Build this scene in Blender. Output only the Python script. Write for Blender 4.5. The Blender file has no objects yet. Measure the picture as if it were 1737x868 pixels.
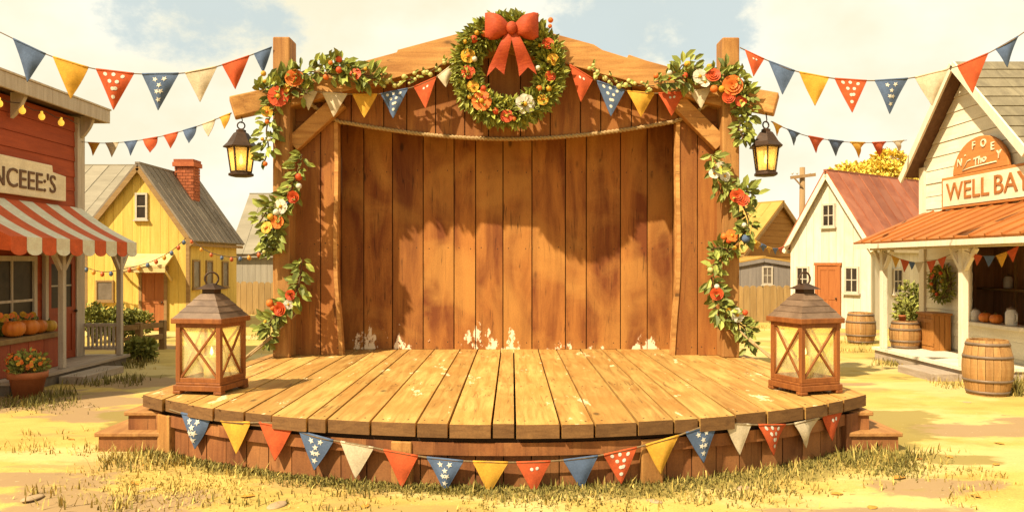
import bpy, bmesh, math, random
from mathutils import Vector, Matrix
R = math.radians
V3 = Vector
rnd = random.Random(7)
sc = bpy.context.scene
C = sc.collection

# ------------------------------------------------------------------ camera, sky, sun, exposure
CAM_H, F, CX, HV = 2.1, 1300.0, 868.5, 445.0
cam = bpy.data.cameras.new('camera')
cam.lens = F / 1737 * 36
cam.sensor_width = 36
cam.shift_y = (HV - 434) / 1737
cam.clip_end = 3000
camo = bpy.data.objects.new('camera', cam)
camo.location = (0, 0, CAM_H)
camo.rotation_euler = (R(90), 0, 0)
C.objects.link(camo)
sc.camera = camo

TO_SUN = V3((-1.05, -1.05, 1.6)).normalized()
SUN_STRENGTH = 5.0
SKY_STRENGTH = 0.051
sun = bpy.data.lights.new('sun', 'SUN')
sun.energy = SUN_STRENGTH
sun.angle = R(1.0)
sun.color = (1.0, 0.86, 0.62)
suno = bpy.data.objects.new('sun', sun)
suno.rotation_euler = (-TO_SUN).to_track_quat('-Z', 'Y').to_euler()
suno.location = (-20, -20, 40)
C.objects.link(suno)

sc.view_settings.view_transform = 'Standard'
sc.view_settings.look = 'None'
sc.view_settings.exposure = 1.0
sc.view_settings.gamma = 1
sc.view_settings.use_curve_mapping = False
sc.cycles.max_bounces = 8
sc.cycles.transparent_max_bounces = 16

w = bpy.data.worlds.new('World')
sc.world = w
w.use_nodes = True
nt = w.node_tree
nt.nodes.clear()
def N_(t, **kw):
    n = nt.nodes.new(t)
    for k, v in kw.items():
        setattr(n, k, v)
    return n
L_ = nt.links.new
out = N_('ShaderNodeOutputWorld')
bg = N_('ShaderNodeBackground')
bg.inputs[1].default_value = SKY_STRENGTH
sky = N_('ShaderNodeTexSky', sky_type='NISHITA', sun_disc=False)
sky.sun_elevation = math.asin(TO_SUN.z)
sky.sun_rotation = R(225)
sky.air_density = 1.0
sky.dust_density = 2.0
tc = N_('ShaderNodeTexCoord')
no1 = N_('ShaderNodeTexNoise')
no1.inputs['Scale'].default_value = 5.0
no1.inputs['Detail'].default_value = 9
no1.inputs['Roughness'].default_value = 0.66
mp = N_('ShaderNodeMapping')
mp.inputs['Scale'].default_value = (1, 1, 1.5)
L_(tc.outputs['Generated'], mp.inputs[0])
L_(mp.outputs[0], no1.inputs['Vector'])
def math_(op, a, b=None, c=None, clamp=False):
    n = N_('ShaderNodeMath', operation=op, use_clamp=clamp)
    for i, x in enumerate((a, b, c)):
        if x is None:
            continue
        if isinstance(x, (int, float)):
            n.inputs[i].default_value = x
        else:
            L_(x, n.inputs[i])
    return n.outputs[0]
gaps = None      # openings of blue between the cream clouds, each at its own place in the sky
for (u, v, rad) in ((350, 15, .13), (460, 45, .09), (1070, 30, .13), (1180, 5, .10)):
    d = V3(((u - CX) / F, 1, (HV - v) / F)).normalized()
    dp = N_('ShaderNodeVectorMath', operation='DISTANCE')
    L_(tc.outputs['Generated'], dp.inputs[0])
    dp.inputs[1].default_value = d
    g = math_('SUBTRACT', 1.0, math_('DIVIDE', dp.outputs['Value'], rad))
    gaps = g if gaps is None else math_('MAXIMUM', gaps, g)
gsum = math_('ADD', math_('MULTIPLY', math_('MAXIMUM', gaps, -1.0), 1.0), math_('MULTIPLY', math_('SUBTRACT', no1.outputs[0], 0.5), 3.4))
ramp = N_('ShaderNodeMapRange')
ramp.interpolation_type = 'SMOOTHSTEP'
L_(gsum, ramp.inputs[0])
ramp.inputs[1].default_value = 0.18
ramp.inputs[2].default_value = 0.75
ramp.inputs[3].default_value = 0.0
ramp.inputs[4].default_value = 0.85
no2 = N_('ShaderNodeTexNoise')
no2.inputs['Scale'].default_value = 5
no2.inputs['Detail'].default_value = 6
L_(mp.outputs[0], no2.inputs['Vector'])
cl = N_('ShaderNodeMix', data_type='RGBA')
cmr = N_('ShaderNodeMapRange'); cmr.inputs[1].default_value = .36; cmr.inputs[2].default_value = .62
L_(no2.outputs[0], cmr.inputs[0]); L_(cmr.outputs[0], cl.inputs[0])
cl.inputs[6].default_value = (9.8, 9.1, 6.7, 1)
cl.inputs[7].default_value = (11.2, 10.8, 9.0, 1)
mx = N_('ShaderNodeMix', data_type='RGBA')
L_(ramp.outputs[0], mx.inputs[0])
L_(cl.outputs[2], mx.inputs[6])
sk2 = N_('ShaderNodeMix', data_type='RGBA', blend_type='MIX')
sk2.inputs[0].default_value = 0.85
L_(sky.outputs[0], sk2.inputs[6])
sk2.inputs[7].default_value = (6.5, 7.6, 7.5, 1)
L_(sk2.outputs[2], mx.inputs[7])
L_(mx.outputs[2], bg.inputs[0])
L_(bg.outputs[0], out.inputs[0])

# ------------------------------------------------------------------ helpers
def X(u, d): return (u - CX) * d / F
def H(v, d): return CAM_H + (HV - v) * d / F
def P(u, v, d): return V3((X(u, d), d, H(v, d)))
def G(v): return F * CAM_H / (v - HV)          # distance of a ground point

def wloc(o):
    p = V3((0, 0, 0))
    while o is not None:
        p += o.location
        o = o.parent
    return p

def frame(n, up=V3((0, 0, 1))):
    n = V3(n).normalized()
    if abs(n.dot(up)) > .98:
        up = V3((0, 1, 0))
    a = up.cross(n).normalized()
    b = n.cross(a).normalized()
    return a, b, n

class MB:
    def __init__(s):
        s.v = []; s.f = []; s.m = []; s.sm = []
    def add(s, vs, fs, mi=0, smooth=False):
        o = len(s.v)
        s.v += [V3(p) for p in vs]
        for f in fs:
            s.f.append([i + o for i in f]); s.m.append(mi); s.sm.append(smooth)
    def box(s, c, d, rot=None, mi=0):
        c = V3(c); x, y, z = d[0] / 2, d[1] / 2, d[2] / 2
        vs = [V3((a * x, b * y, e * z)) for a in (-1, 1) for b in (-1, 1) for e in (-1, 1)]
        if rot is not None:
            vs = [rot @ p for p in vs]
        s.add([p + c for p in vs], [(0, 1, 3, 2), (4, 6, 7, 5), (0, 4, 5, 1), (2, 3, 7, 6), (0, 2, 6, 4), (1, 5, 7, 3)], mi)
    def bx(s, x0, x1, y0, y1, z0, z1, mi=0):
        s.box(((x0 + x1) / 2, (y0 + y1) / 2, (z0 + z1) / 2), (abs(x1 - x0), abs(y1 - y0), abs(z1 - z0)), None, mi)
    def beam(s, p0, p1, w_, h_, up=V3((0, 0, 1)), mi=0):
        p0, p1 = V3(p0), V3(p1); d = p1 - p0; L = d.length; d.normalize()
        a = d.cross(V3(up)).normalized(); b = a.cross(d).normalized()
        M = Matrix((a, d, b)).transposed()
        s.box((p0 + p1) / 2, (w_, L, h_), M, mi)
    def prism(s, pts, ext, mi=0, mi_side=None):
        pts = [V3(p) for p in pts]; n = len(pts); e = V3(ext)
        s.add(pts + [p + e for p in pts], [list(range(n))[::-1], list(range(n, 2 * n))], mi)
        o = len(s.v) - 2 * n
        for i in range(n):
            j = (i + 1) % n
            s.f.append([o + i, o + j, o + n + j, o + n + i]); s.m.append(mi if mi_side is None else mi_side); s.sm.append(False)
    def tube(s, pts, r, seg=8, mi=0, cap=True, smooth=True):
        pts = [V3(p) for p in pts]; n = len(pts)
        rs = r if isinstance(r, (list, tuple)) else [r] * n
        vs = []; ref = None
        for i, p in enumerate(pts):
            t = (pts[min(i + 1, n - 1)] - pts[max(i - 1, 0)]).normalized()
            if ref is None:
                ref = V3((0, 0, 1)) if abs(t.z) < .9 else V3((1, 0, 0))
            a = t.cross(ref).normalized(); b = a.cross(t).normalized(); ref = b
            for k in range(seg):
                q = 2 * math.pi * k / seg
                vs.append(p + (a * math.cos(q) + b * math.sin(q)) * rs[i])
        fs = []
        for i in range(n - 1):
            for k in range(seg):
                k2 = (k + 1) % seg
                fs.append((i * seg + k, i * seg + k2, (i + 1) * seg + k2, (i + 1) * seg + k))
        s.add(vs, fs, mi, smooth)
        if cap:
            o = len(s.v) - n * seg
            s.f.append([o + k for k in range(seg)][::-1]); s.m.append(mi); s.sm.append(False)
            s.f.append([o + (n - 1) * seg + k for k in range(seg)]); s.m.append(mi); s.sm.append(False)
    def lathe(s, c, prof, seg=16, mi=0, smooth=True, sq=None, a0=0, closed=False):
        c = V3(c); vs = []; n = len(prof)
        for (r, z) in prof:
            for k in range(seg):
                q = a0 + 2 * math.pi * k / seg
                rr = r * (sq(q) if sq else 1)
                vs.append(c + V3((rr * math.cos(q), rr * math.sin(q), z)))
        fs = []
        for i in range(n - 1):
            for k in range(seg):
                k2 = (k + 1) % seg
                fs.append((i * seg + k, i * seg + k2, (i + 1) * seg + k2, (i + 1) * seg + k))
        if not closed:
            fs.append(tuple(range(seg))[::-1]); fs.append(tuple((n - 1) * seg + k for k in range(seg)))
        s.add(vs, fs, mi, smooth)
    def ball(s, c, r, seg=12, rings=8, mi=0):
        r = (r, r, r) if isinstance(r, (int, float)) else r
        c = V3(c); vs = []
        for i in range(rings + 1):
            t = math.pi * i / rings
            for k in range(seg):
                q = 2 * math.pi * k / seg
                vs.append(c + V3((r[0] * math.sin(t) * math.cos(q), r[1] * math.sin(t) * math.sin(q), r[2] * math.cos(t))))
        fs = []
        for i in range(rings):
            for k in range(seg):
                k2 = (k + 1) % seg
                if i == 0:
                    fs.append((k, (i + 1) * seg + k, (i + 1) * seg + k2))
                elif i == rings - 1:
                    fs.append((i * seg + k, (i + 1) * seg + k, i * seg + k2))
                else:
                    fs.append((i * seg + k, (i + 1) * seg + k, (i + 1) * seg + k2, i * seg + k2))
        s.add(vs, fs, mi, True)
    def leaf(s, p, d, n, L, W, fold=.25, mi=0):
        d = V3(d).normalized(); n = V3(n); a = d.cross(n)
        if a.length < 1e-4:
            a = d.cross(V3((.3, .5, .8)))
        a.normalize(); n = a.cross(d).normalized(); p = V3(p)
        f = W * fold
        s.add([p, p + d * L * .3 + a * W * .45 + n * f, p + d * L * .7 + a * W * .42 + n * f, p + d * L - n * f * .6,
               p + d * L * .7 - a * W * .42 + n * f, p + d * L * .3 - a * W * .45 + n * f, p + d * L * .5],
              [(0, 6, 1), (1, 6, 2), (2, 6, 3), (3, 6, 4), (4, 6, 5), (5, 6, 0)], mi)
    def build(s, name, mats, parent=None, bevel=0, local=False, recalc=True, label=None):
        me = bpy.data.meshes.new(name)
        off = V3((0, 0, 0)) if (parent is None or local) else wloc(parent)
        me.from_pydata([tuple(p - off) for p in s.v], [], s.f)
        ms = mats if isinstance(mats, (list, tuple)) else [mats]
        for m in ms:
            me.materials.append(m)
        me.polygons.foreach_set('material_index', s.m)
        me.polygons.foreach_set('use_smooth', s.sm)
        if recalc:
            b = bmesh.new(); b.from_mesh(me)
            bmesh.ops.recalc_face_normals(b, faces=b.faces)
            b.to_mesh(me); b.free()
        me.update()
        o = bpy.data.objects.new(name, me)
        C.objects.link(o)
        if parent is not None:
            o.parent = parent
        if bevel:
            mod = o.modifiers.new('bevel', 'BEVEL'); mod.width = bevel; mod.segments = 2; mod.limit_method = 'ANGLE'; mod.angle_limit = R(40)
        if label:
            o['label'] = label
        return o

def thing(name, label, cat, loc=(0, 0, 0), rz=0, group=None):
    o = bpy.data.objects.new(name, None)
    o.empty_display_size = .2
    C.objects.link(o)
    o.location = loc; o.rotation_euler = (0, 0, rz)
    o['label'] = label; o['category'] = cat
    if group: o['group'] = group
    return o
def tag(o, label, cat, group=None):
    o['label'] = label; o['category'] = cat
    if group: o['group'] = group
    return o
def dup(root, loc, rz, label, group=None):
    r = root.copy(); C.objects.link(r); r.location = loc; r.rotation_euler = (0, 0, rz); r['label'] = label
    if group: r['group'] = group
    for ch in list(root.children):
        c = ch.copy(); C.objects.link(c); c.parent = r
        for g in ch.children:
            d = g.copy(); C.objects.link(d); d.parent = c
    return r

# ------------------------------------------------------------------ materials
ALBEDO = .62
def material(name, c1, c2, scale=4, stretch=(1, 1, 1), rough=.75, island=.0, bump=.15, blotch=None, blotch_amt=.5,
             detail=6, contrast=(.3, .7), metallic=0, extra=None, bscale=1.2, fine=0.12):
    c1 = tuple(x * ALBEDO for x in c1); c2 = tuple(x * ALBEDO for x in c2)
    if blotch: blotch = tuple(x * ALBEDO for x in blotch)
    m = bpy.data.materials.new(name); m.use_nodes = True
    t = m.node_tree; ns = t.nodes; lk = t.links.new
    b = ns['Principled BSDF']
    b.inputs['Roughness'].default_value = rough
    b.inputs['Metallic'].default_value = metallic
    b.inputs['Specular IOR Level'].default_value = .25
    tcn = ns.new('ShaderNodeTexCoord'); mpn = ns.new('ShaderNodeMapping')
    geo = ns.new('ShaderNodeNewGeometry')
    # every board, leaf or tile sits at its own place in the grain
    comb = ns.new('ShaderNodeVectorMath'); comb.operation = 'MULTIPLY_ADD'
    comb.inputs[0].default_value = (0, 0, 0)
    lk(geo.outputs['Random Per Island'], comb.inputs[0]); comb.inputs[1].default_value = (17, 31, 23)
    lk(tcn.outputs['Object'], comb.inputs[2])
    lk(comb.outputs[0], mpn.inputs[0]); mpn.inputs['Scale'].default_value = stretch
    no = ns.new('ShaderNodeTexNoise'); no.inputs['Scale'].default_value = scale; no.inputs['Detail'].default_value = detail
    no.inputs['Roughness'].default_value = .6
    no.inputs['Distortion'].default_value = .6
    lk(mpn.outputs[0], no.inputs['Vector'])
    mr = ns.new('ShaderNodeMapRange'); mr.inputs[1].default_value = contrast[0]; mr.inputs[2].default_value = contrast[1]
    lk(no.outputs[0], mr.inputs[0])
    mix = ns.new('ShaderNodeMix'); mix.data_type = 'RGBA'
    lk(mr.outputs[0], mix.inputs[0]); mix.inputs[6].default_value = (*c1, 1); mix.inputs[7].default_value = (*c2, 1)
    col = mix.outputs[2]
    if blotch is not None:
        nb = ns.new('ShaderNodeTexNoise'); nb.inputs['Scale'].default_value = bscale; nb.inputs['Detail'].default_value = 5
        nb.inputs['Distortion'].default_value = .8
        lk(comb.outputs[0], nb.inputs['Vector'])
        m2 = ns.new('ShaderNodeMapRange'); m2.inputs[1].default_value = .45; m2.inputs[2].default_value = .62; m2.inputs[4].default_value = blotch_amt
        lk(nb.outputs[0], m2.inputs[0])
        mb = ns.new('ShaderNodeMix'); mb.data_type = 'RGBA'
        lk(m2.outputs[0], mb.inputs[0]); lk(col, mb.inputs[6]); mb.inputs[7].default_value = (*blotch, 1)
        col = mb.outputs[2]
    if island:
        mi = ns.new('ShaderNodeMapRange'); mi.inputs[3].default_value = 1 - island; mi.inputs[4].default_value = 1 + island
        lk(geo.outputs['Random Per Island'], mi.inputs[0])
        mm = ns.new('ShaderNodeVectorMath'); mm.operation = 'SCALE'
        lk(col, mm.inputs[0]); lk(mi.outputs[0], mm.inputs['Scale'])
        col = mm.outputs[0]
    if fine:
        nf = ns.new('ShaderNodeTexNoise'); nf.inputs['Scale'].default_value = 60; nf.inputs['Detail'].default_value = 3
        lk(tcn.outputs['Object'], nf.inputs['Vector'])
        mf = ns.new('ShaderNodeMapRange'); mf.inputs[1].default_value = .3; mf.inputs[2].default_value = .7
        mf.inputs[3].default_value = 1 - fine; mf.inputs[4].default_value = 1 + fine
        lk(nf.outputs[0], mf.inputs[0])
        ms = ns.new('ShaderNodeVectorMath'); ms.operation = 'SCALE'
        lk(col, ms.inputs[0]); lk(mf.outputs[0], ms.inputs['Scale'])
        col = ms.outputs[0]
    if extra:
        col = extra(t, tcn, col, no)
    lk(col, b.inputs['Base Color'])
    if bump:
        bp = ns.new('ShaderNodeBump'); bp.inputs['Strength'].default_value = bump; bp.inputs['Distance'].default_value = .02
        lk(no.outputs[0], bp.inputs['Height']); lk(bp.outputs[0], b.inputs['Normal'])
    return m

def peel(z0, z1, colour=(.62, .50, .34), thr=.6, sc_=(2.2, 2.2, .9)):
    """flakes of old pale paint left on the boards, more of them between z1 and z0"""
    def f(t, tcn, col, no):
        ns = t.nodes; lk = t.links.new
        mp = ns.new('ShaderNodeMapping'); mp.inputs['Scale'].default_value = sc_
        lk(tcn.outputs['Object'], mp.inputs[0])
        n = ns.new('ShaderNodeTexNoise'); n.inputs['Scale'].default_value = 1.4; n.inputs['Detail'].default_value = 9; n.inputs['Roughness'].default_value = .68
        lk(mp.outputs[0], n.inputs['Vector'])
        sx = ns.new('ShaderNodeSeparateXYZ'); lk(tcn.outputs['Object'], sx.inputs[0])
        g = ns.new('ShaderNodeMapRange'); g.inputs[1].default_value = z0; g.inputs[2].default_value = z1; g.inputs[3].default_value = .1; g.inputs[4].default_value = -.2
        lk(sx.outputs[2], g.inputs[0])
        a = ns.new('ShaderNodeMath'); a.operation = 'ADD'; lk(n.outputs[0], a.inputs[0]); lk(g.outputs[0], a.inputs[1])
        m = ns.new('ShaderNodeMapRange'); m.inputs[1].default_value = thr; m.inputs[2].default_value = thr + .02; m.inputs[4].default_value = .85
        lk(a.outputs[0], m.inputs[0])
        mx = ns.new('ShaderNodeMix'); mx.data_type = 'RGBA'
        lk(m.outputs[0], mx.inputs[0]); lk(col, mx.inputs[6]); mx.inputs[7].default_value = (*colour, 1)
        return mx.outputs[2]
    return f

def cracks(st, then=None, amt=.75, width=.012):
    """fine drying cracks and pencil-thin dark grain along the board"""
    def f(t, tcn, col, no):
        ns = t.nodes; lk = t.links.new
        geo = ns.new('ShaderNodeNewGeometry'); off = ns.new('ShaderNodeVectorMath'); off.operation = 'MULTIPLY_ADD'
        lk(geo.outputs['Random Per Island'], off.inputs[0]); off.inputs[1].default_value = (41, 13, 57); lk(tcn.outputs['Object'], off.inputs[2])
        mp = ns.new('ShaderNodeMapping'); mp.inputs['Scale'].default_value = st; lk(off.outputs[0], mp.inputs[0])
        n = ns.new('ShaderNodeTexNoise'); n.inputs['Scale'].default_value = 1.0; n.inputs['Detail'].default_value = 2; lk(mp.outputs[0], n.inputs['Vector'])
        d = ns.new('ShaderNodeMath'); d.operation = 'SUBTRACT'; lk(n.outputs[0], d.inputs[0]); d.inputs[1].default_value = .5
        a = ns.new('ShaderNodeMath'); a.operation = 'ABSOLUTE'; lk(d.outputs[0], a.inputs[0])
        m = ns.new('ShaderNodeMapRange'); m.inputs[1].default_value = 0; m.inputs[2].default_value = width; m.inputs[3].default_value = 1; m.inputs[4].default_value = 0
        lk(a.outputs[0], m.inputs[0])
        n2 = ns.new('ShaderNodeTexNoise'); n2.inputs['Scale'].default_value = 2.3; n2.inputs['Detail'].default_value = 2; lk(off.outputs[0], n2.inputs['Vector'])
        m2 = ns.new('ShaderNodeMapRange'); m2.inputs[1].default_value = .5; m2.inputs[2].default_value = .58; m2.inputs[4].default_value = amt; lk(n2.outputs[0], m2.inputs[0])
        mu = ns.new('ShaderNodeMath'); mu.operation = 'MULTIPLY'; lk(m.outputs[0], mu.inputs[0]); lk(m2.outputs[0], mu.inputs[1])
        dk = ns.new('ShaderNodeVectorMath'); dk.operation = 'SCALE'; lk(col, dk.inputs[0]); dk.inputs['Scale'].default_value = .22
        mx = ns.new('ShaderNodeMix'); mx.data_type = 'RGBA'; lk(mu.outputs[0], mx.inputs[0]); lk(col, mx.inputs[6]); lk(dk.outputs[0], mx.inputs[7])
        mk = ns.new('ShaderNodeMapping'); mk.inputs['Scale'].default_value = tuple(2.6 if q > 1 else 1.1 for q in st); lk(off.outputs[0], mk.inputs[0])
        vo = ns.new('ShaderNodeTexVoronoi'); vo.inputs['Scale'].default_value = .8; lk(mk.outputs[0], vo.inputs['Vector'])
        mv = ns.new('ShaderNodeMapRange'); mv.interpolation_type = 'SMOOTHSTEP'; mv.inputs[1].default_value = .03; mv.inputs[2].default_value = .10; mv.inputs[3].default_value = .8; mv.inputs[4].default_value = 0
        lk(vo.outputs['Distance'], mv.inputs[0])
        mz = ns.new('ShaderNodeMix'); mz.data_type = 'RGBA'; lk(mv.outputs[0], mz.inputs[0]); lk(mx.outputs[2], mz.inputs[6]); lk(dk.outputs[0], mz.inputs[7]); mx = mz
        return then(t, tcn, mx.outputs[2], no) if then else mx.outputs[2]
    return f
CV, CY_, CX_ = (9, 9, .35), (9, .35, 9), (.35, 9, 9)
GV, GY = (7, 7, .7), (7, .7, 7)
GX = (.7, 7, 7)
M = {}
M['deck'] = material('deck_wood', (.44, .20, .04), (.82, .50, .14), 1.6, GY, .7, .16, .25, (.56, .25, .05), .55, extra=cracks(CY_, peel(5, 6, (.66, .52, .28), .72, (3, .9, 3))), bscale=.9)
M['endgrain'] = material('plank_end_grain', (.16, .075, .025), (.27, .135, .045), 6, (1, 1, 4), .85, .2, .2)
M['facade'] = material('facade_wood', (.27, .08, .016), (.54, .22, .045), 1.3, GV, .7, .14, .25, (.33, .11, .022), .7, extra=cracks(CV))
M['recess'] = material('stage_wall_wood', (.22, .058, .011), (.52, .195, .038), .8, (4, 4, .7), .75, .12, .3, (.64, .30, .065), .6, extra=cracks(CV, peel(.45, 2.0, (.84, .66, .44), .605, (1.7, 1.7, .9))), bscale=.8, contrast=(.36, .64))
M['post'] = material('post_wood', (.36, .145, .033), (.66, .33, .09), 1.5, GV, .7, .13, .35, (.34, .13, .03), .4, extra=cracks(CV))
M['beam'] = material('beam_wood', (.46, .19, .045), (.86, .45, .13), 1.5, GX, .7, .13, .35, (.44, .18, .04), .35, extra=cracks(CX_))
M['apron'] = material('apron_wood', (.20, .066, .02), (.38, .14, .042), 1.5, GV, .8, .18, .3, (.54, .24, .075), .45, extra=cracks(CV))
M['deckedge'] = material('step_wood', (.40, .17, .05), (.66, .33, .10), 1.5, GY, .75, .2, .3)
M['dark'] = material('dark_gap', (.02, .009, .004), (.035, .015, .006), 3, rough=.95)
M['rope'] = material('rope_fibre', (.42, .26, .10), (.62, .42, .2), 40, (1, 1, 1), .9, 0, .4)
M['string'] = material('bunting_cord', (.20, .13, .06), (.3, .2, .1), 30, rough=.9)
def cloth(n, c): return material(n, tuple(x * .8 for x in c), tuple(min(1, x * 1.12) for x in c), 9, (1, 1, 1), .9, .0, .12, tuple(x * .75 for x in c), .5, bscale=5)
M['red'] = cloth('red_cloth', (.66, .115, .03))
M['blue'] = cloth('blue_cloth', (.115, .165, .27))
M['yellow'] = cloth('yellow_cloth', (.80, .42, .045))
M['cream'] = cloth('cream_cloth', (.74, .60, .39))
M['mark'] = material('white_print', (.72, .66, .52), (.82, .78, .66), 10)
M['ribbon'] = material('ribbon_satin', (.46, .055, .012), (.62, .10, .02), 14, (1, 1, 3), rough=.7, bump=.35, blotch=(.4, .045, .01), blotch_amt=.5, bscale=6)
M['leaf'] = material('garland_leaf', (.20, .24, .04), (.46, .47, .10), 3, island=.5, rough=.55, bump=0)
M['leafdark'] = material('wreath_leaf', (.20, .235, .033), (.52, .50, .085), 3, island=.5, rough=.55, bump=0)
M['fred'] = material('red_petal', (.62, .065, .014), (.82, .125, .024), 8, rough=.6, island=.15)
M['forange'] = material('orange_petal', (.80, .16, .022), (.98, .25, .035), 8, rough=.6, island=.15)
M['fyellow'] = material('yellow_petal', (.74, .36, .02), (.84, .46, .04), 8, rough=.6, island=.15)
M['fwhite'] = material('white_petal', (.74, .66, .48), (.86, .80, .66), 8, rough=.6, island=.1)
M['fpale'] = material('pale_berry', (.62, .55, .15), (.75, .68, .25), 8, rough=.6, island=.2)
M['twig'] = material('twig_bark', (.12, .07, .03), (.2, .12, .05), 10, rough=.9)
M['lantern'] = material('lantern_wood', (.24, .07, .016), (.40, .135, .03), 2.2, GV, .55, .12, .2)
M['lroof'] = material('lantern_roof_metal', (.13, .075, .042), (.30, .19, .115), 2.5, rough=.5, bump=.1, island=.15)
M['iron'] = material('dark_iron', (.045, .026, .014), (.12, .06, .03), 5, rough=.5, metallic=.3)
M['wax'] = material('candle_wax', (.80, .56, .18), (.88, .68, .3), 3, rough=.5, bump=.03)
M['siding_red'] = material('red_siding', (.42, .075, .022), (.62, .12, .036), 1.6, (.7, .7, 7), .8, .14, .25, (.46, .085, .025), .5)
M['reddoor'] = material('red_door_paint', (.36, .06, .018), (.46, .09, .025), 2, GV, .6, .06, .1)
M['greytrim'] = material('weathered_trim', (.56, .44, .32), (.78, .65, .49), 2, GV, .8, .1, .2)
M['greydeck'] = material('weathered_deck', (.42, .31, .21), (.62, .49, .36), 2, GY, .85, .14, .25)
M['stone'] = material('foundation_stone', (.16, .12, .085), (.27, .21, .15), 5, rough=.9, bump=.3)
M['soffit'] = material('soffit_wood', (.15, .08, .04), (.24, .13, .07), 2, GY, .85, .1, .2)
M['signcream'] = material('cream_sign_board', (1.05, .86, .56), (1.2, 1.02, .7), 2.5, GY, .7, 0, .1, (.55, .4, .22), .3)
M['signorange'] = material('orange_sign_board', (.62, .22, .05), (.74, .30, .075), 2.5, GY, .7, 0, .1)
M['letter'] = material('brown_lettering', (.16, .08, .04), (.26, .14, .07), 6)
M['letterorange'] = material('orange_lettering', (.45, .15, .035), (.58, .22, .05), 6)
M['awnred'] = cloth('awning_red', (.82, .15, .04))
M['awncream'] = cloth('awning_cream', (1.1, .95, .68))
M['glassdark'] = material('dark_window_glass', (.03, .022, .016), (.08, .058, .04), 2.2, rough=.35, bump=.0, detail=3)
M['glassdark'].node_tree.nodes['Principled BSDF'].inputs['Specular IOR Level'].default_value = .1
M['glassgrey'] = material('grey_window_glass', (.17, .13, .09), (.28, .22, .16), 3, rough=.2, bump=0, detail=3)
M['pumpkin'] = material('pumpkin_skin', (.70, .17, .02), (.82, .28, .035), 3, rough=.45, bump=.05, fine=.05)
M['squash'] = material('squash_skin', (.68, .36, .035), (.78, .46, .06), 3, rough=.45, bump=.05, fine=.05)
M['stalk'] = material('stalk_green', (.13, .12, .04), (.24, .2, .07), 10)
M['terracotta'] = material('terracotta', (.42, .12, .04), (.56, .19, .07), 3, rough=.8, bump=.08)
M['soil'] = material('soil', (.05, .03, .015), (.09, .055, .03), 20, rough=1)
M['yhouse'] = material('yellow_house_boards', (.74, .47, .08), (.94, .66, .15), 1.4, GV, .8, .07, .15, (.84, .56, .13), .4)
M['hroof'] = material('grey_shingle_roof', (.20, .155, .11), (.32, .255, .185), 1.6, (3, .8, 3), .85, .12, .3, (.36, .29, .2), .4)
M['brick'] = material('chimney_brick', (.40, .10, .035), (.55, .16, .055), 5, rough=.85, island=.18)
M['mortar'] = material('mortar', (.35, .22, .13), (.45, .3, .2), 9, rough=.95)
M['orangedoor'] = material('orange_door_paint', (.40, .12, .03), (.52, .18, .045), 2, GV, .65, .05, .1)
M['winframe'] = material('window_frame_paint', (.62, .52, .38), (.74, .64, .48), 3, rough=.7)
M['palebarn'] = material('pale_barn_boards', (.40, .34, .25), (.52, .45, .34), 1.2, GV, .85, .06, .1)
M['paleroof'] = material('pale_barn_roof', (.28, .235, .16), (.40, .34, .24), .9, (3, .6, .6), .85, .05, .1)
M['fence'] = material('fence_boards', (.42, .25, .085), (.58, .37, .14), 1.8, GV, .85, .15, .2)
M['railwood'] = material('rail_wood', (.30, .17, .06), (.42, .26, .10), 2, GX, .85, .1, .2)
M['whiteboards'] = material('cream_boards', (.95, .85, .60), (1.15, 1.05, .79), 1.4, (.7, .7, 6), .8, .05, .15, (.94, .80, .53), .35)
M['whiteboardsv'] = material('cream_upright_boards', (.80, .71, .53), (.94, .86, .67), 1.4, GV, .8, .05, .15, (.68, .58, .40), .35)
M['redroof'] = material('red_metal_roof', (.30, .085, .04), (.46, .15, .07), 1.2, (1.5, 1.5, 1.5), .6, .14, .15, (.52, .20, .11), .5)
M['orangeroof'] = material('orange_metal_roof', (.42, .125, .025), (.58, .21, .045), 1.3, (1, 4, 1), .65, .1, .15, (.56, .19, .04), .5)
M['greenroof'] = material('brown_grey_shingles', (.21, .17, .105), (.34, .28, .17), 2, (3, 1, 1), .85, .1, .3)
M['creamtrim'] = material('cream_trim_paint', (.90, .77, .54), (1.05, .93, .7), 2, GV, .75, .05, .1)
M['orangehouse'] = material('ochre_house_boards', (.44, .20, .045), (.55, .28, .07), 1.4, GX, .85, .06, .15)
M['ochreroof'] = material('ochre_roof', (.52, .29, .06), (.64, .38, .09), 1.4, rough=.85, island=.05)
M['greywall'] = material('grey_shed_boards', (.26, .22, .19), (.36, .31, .26), 1.4, GV, .85, .06, .15)
M['shopdark'] = material('shop_interior_boards', (.55, .27, .12), (.85, .45, .21), 2, GV, .85, .1, .15)
M['barrel'] = material('barrel_oak', (.40, .19, .055), (.60, .33, .11), 1.6, GV, .65, .16, .2)
M['hoop'] = material('barrel_hoop', (.20, .13, .08), (.32, .22, .14), 5, rough=.55, metallic=.2)
M['crate'] = material('crate_boards', (.45, .17, .035), (.60, .26, .06), 2, GV, .7, .12, .2)
M['jar'] = material('grey_jar_glaze', (.66, .6, .52), (.9, .82, .7), 3, rough=.25, bump=0)
M['basket'] = material('basket_weave', (.50, .30, .08), (.64, .42, .14), 20, rough=.85)
M['bush'] = material('bush_leaf', (.22, .24, .045), (.48, .46, .10), 2, island=.45, rough=.7, bump=0)
M['autumn'] = material('autumn_leaf', (.95, .66, .08), (1.25, .95, .17), 2, island=.35, rough=.7, bump=0)
M['bark'] = material('bark', (.12, .075, .04), (.22, .14, .08), 3, GV, .9, 0, .4)
M['pole'] = material('pole_wood', (.36, .21, .09), (.46, .29, .13), 2, GV, .9)
M['drygrass'] = material('dry_grass_blade', (.50, .34, .07), (.72, .54, .15), 3, island=.35, rough=.8, bump=0)
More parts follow.
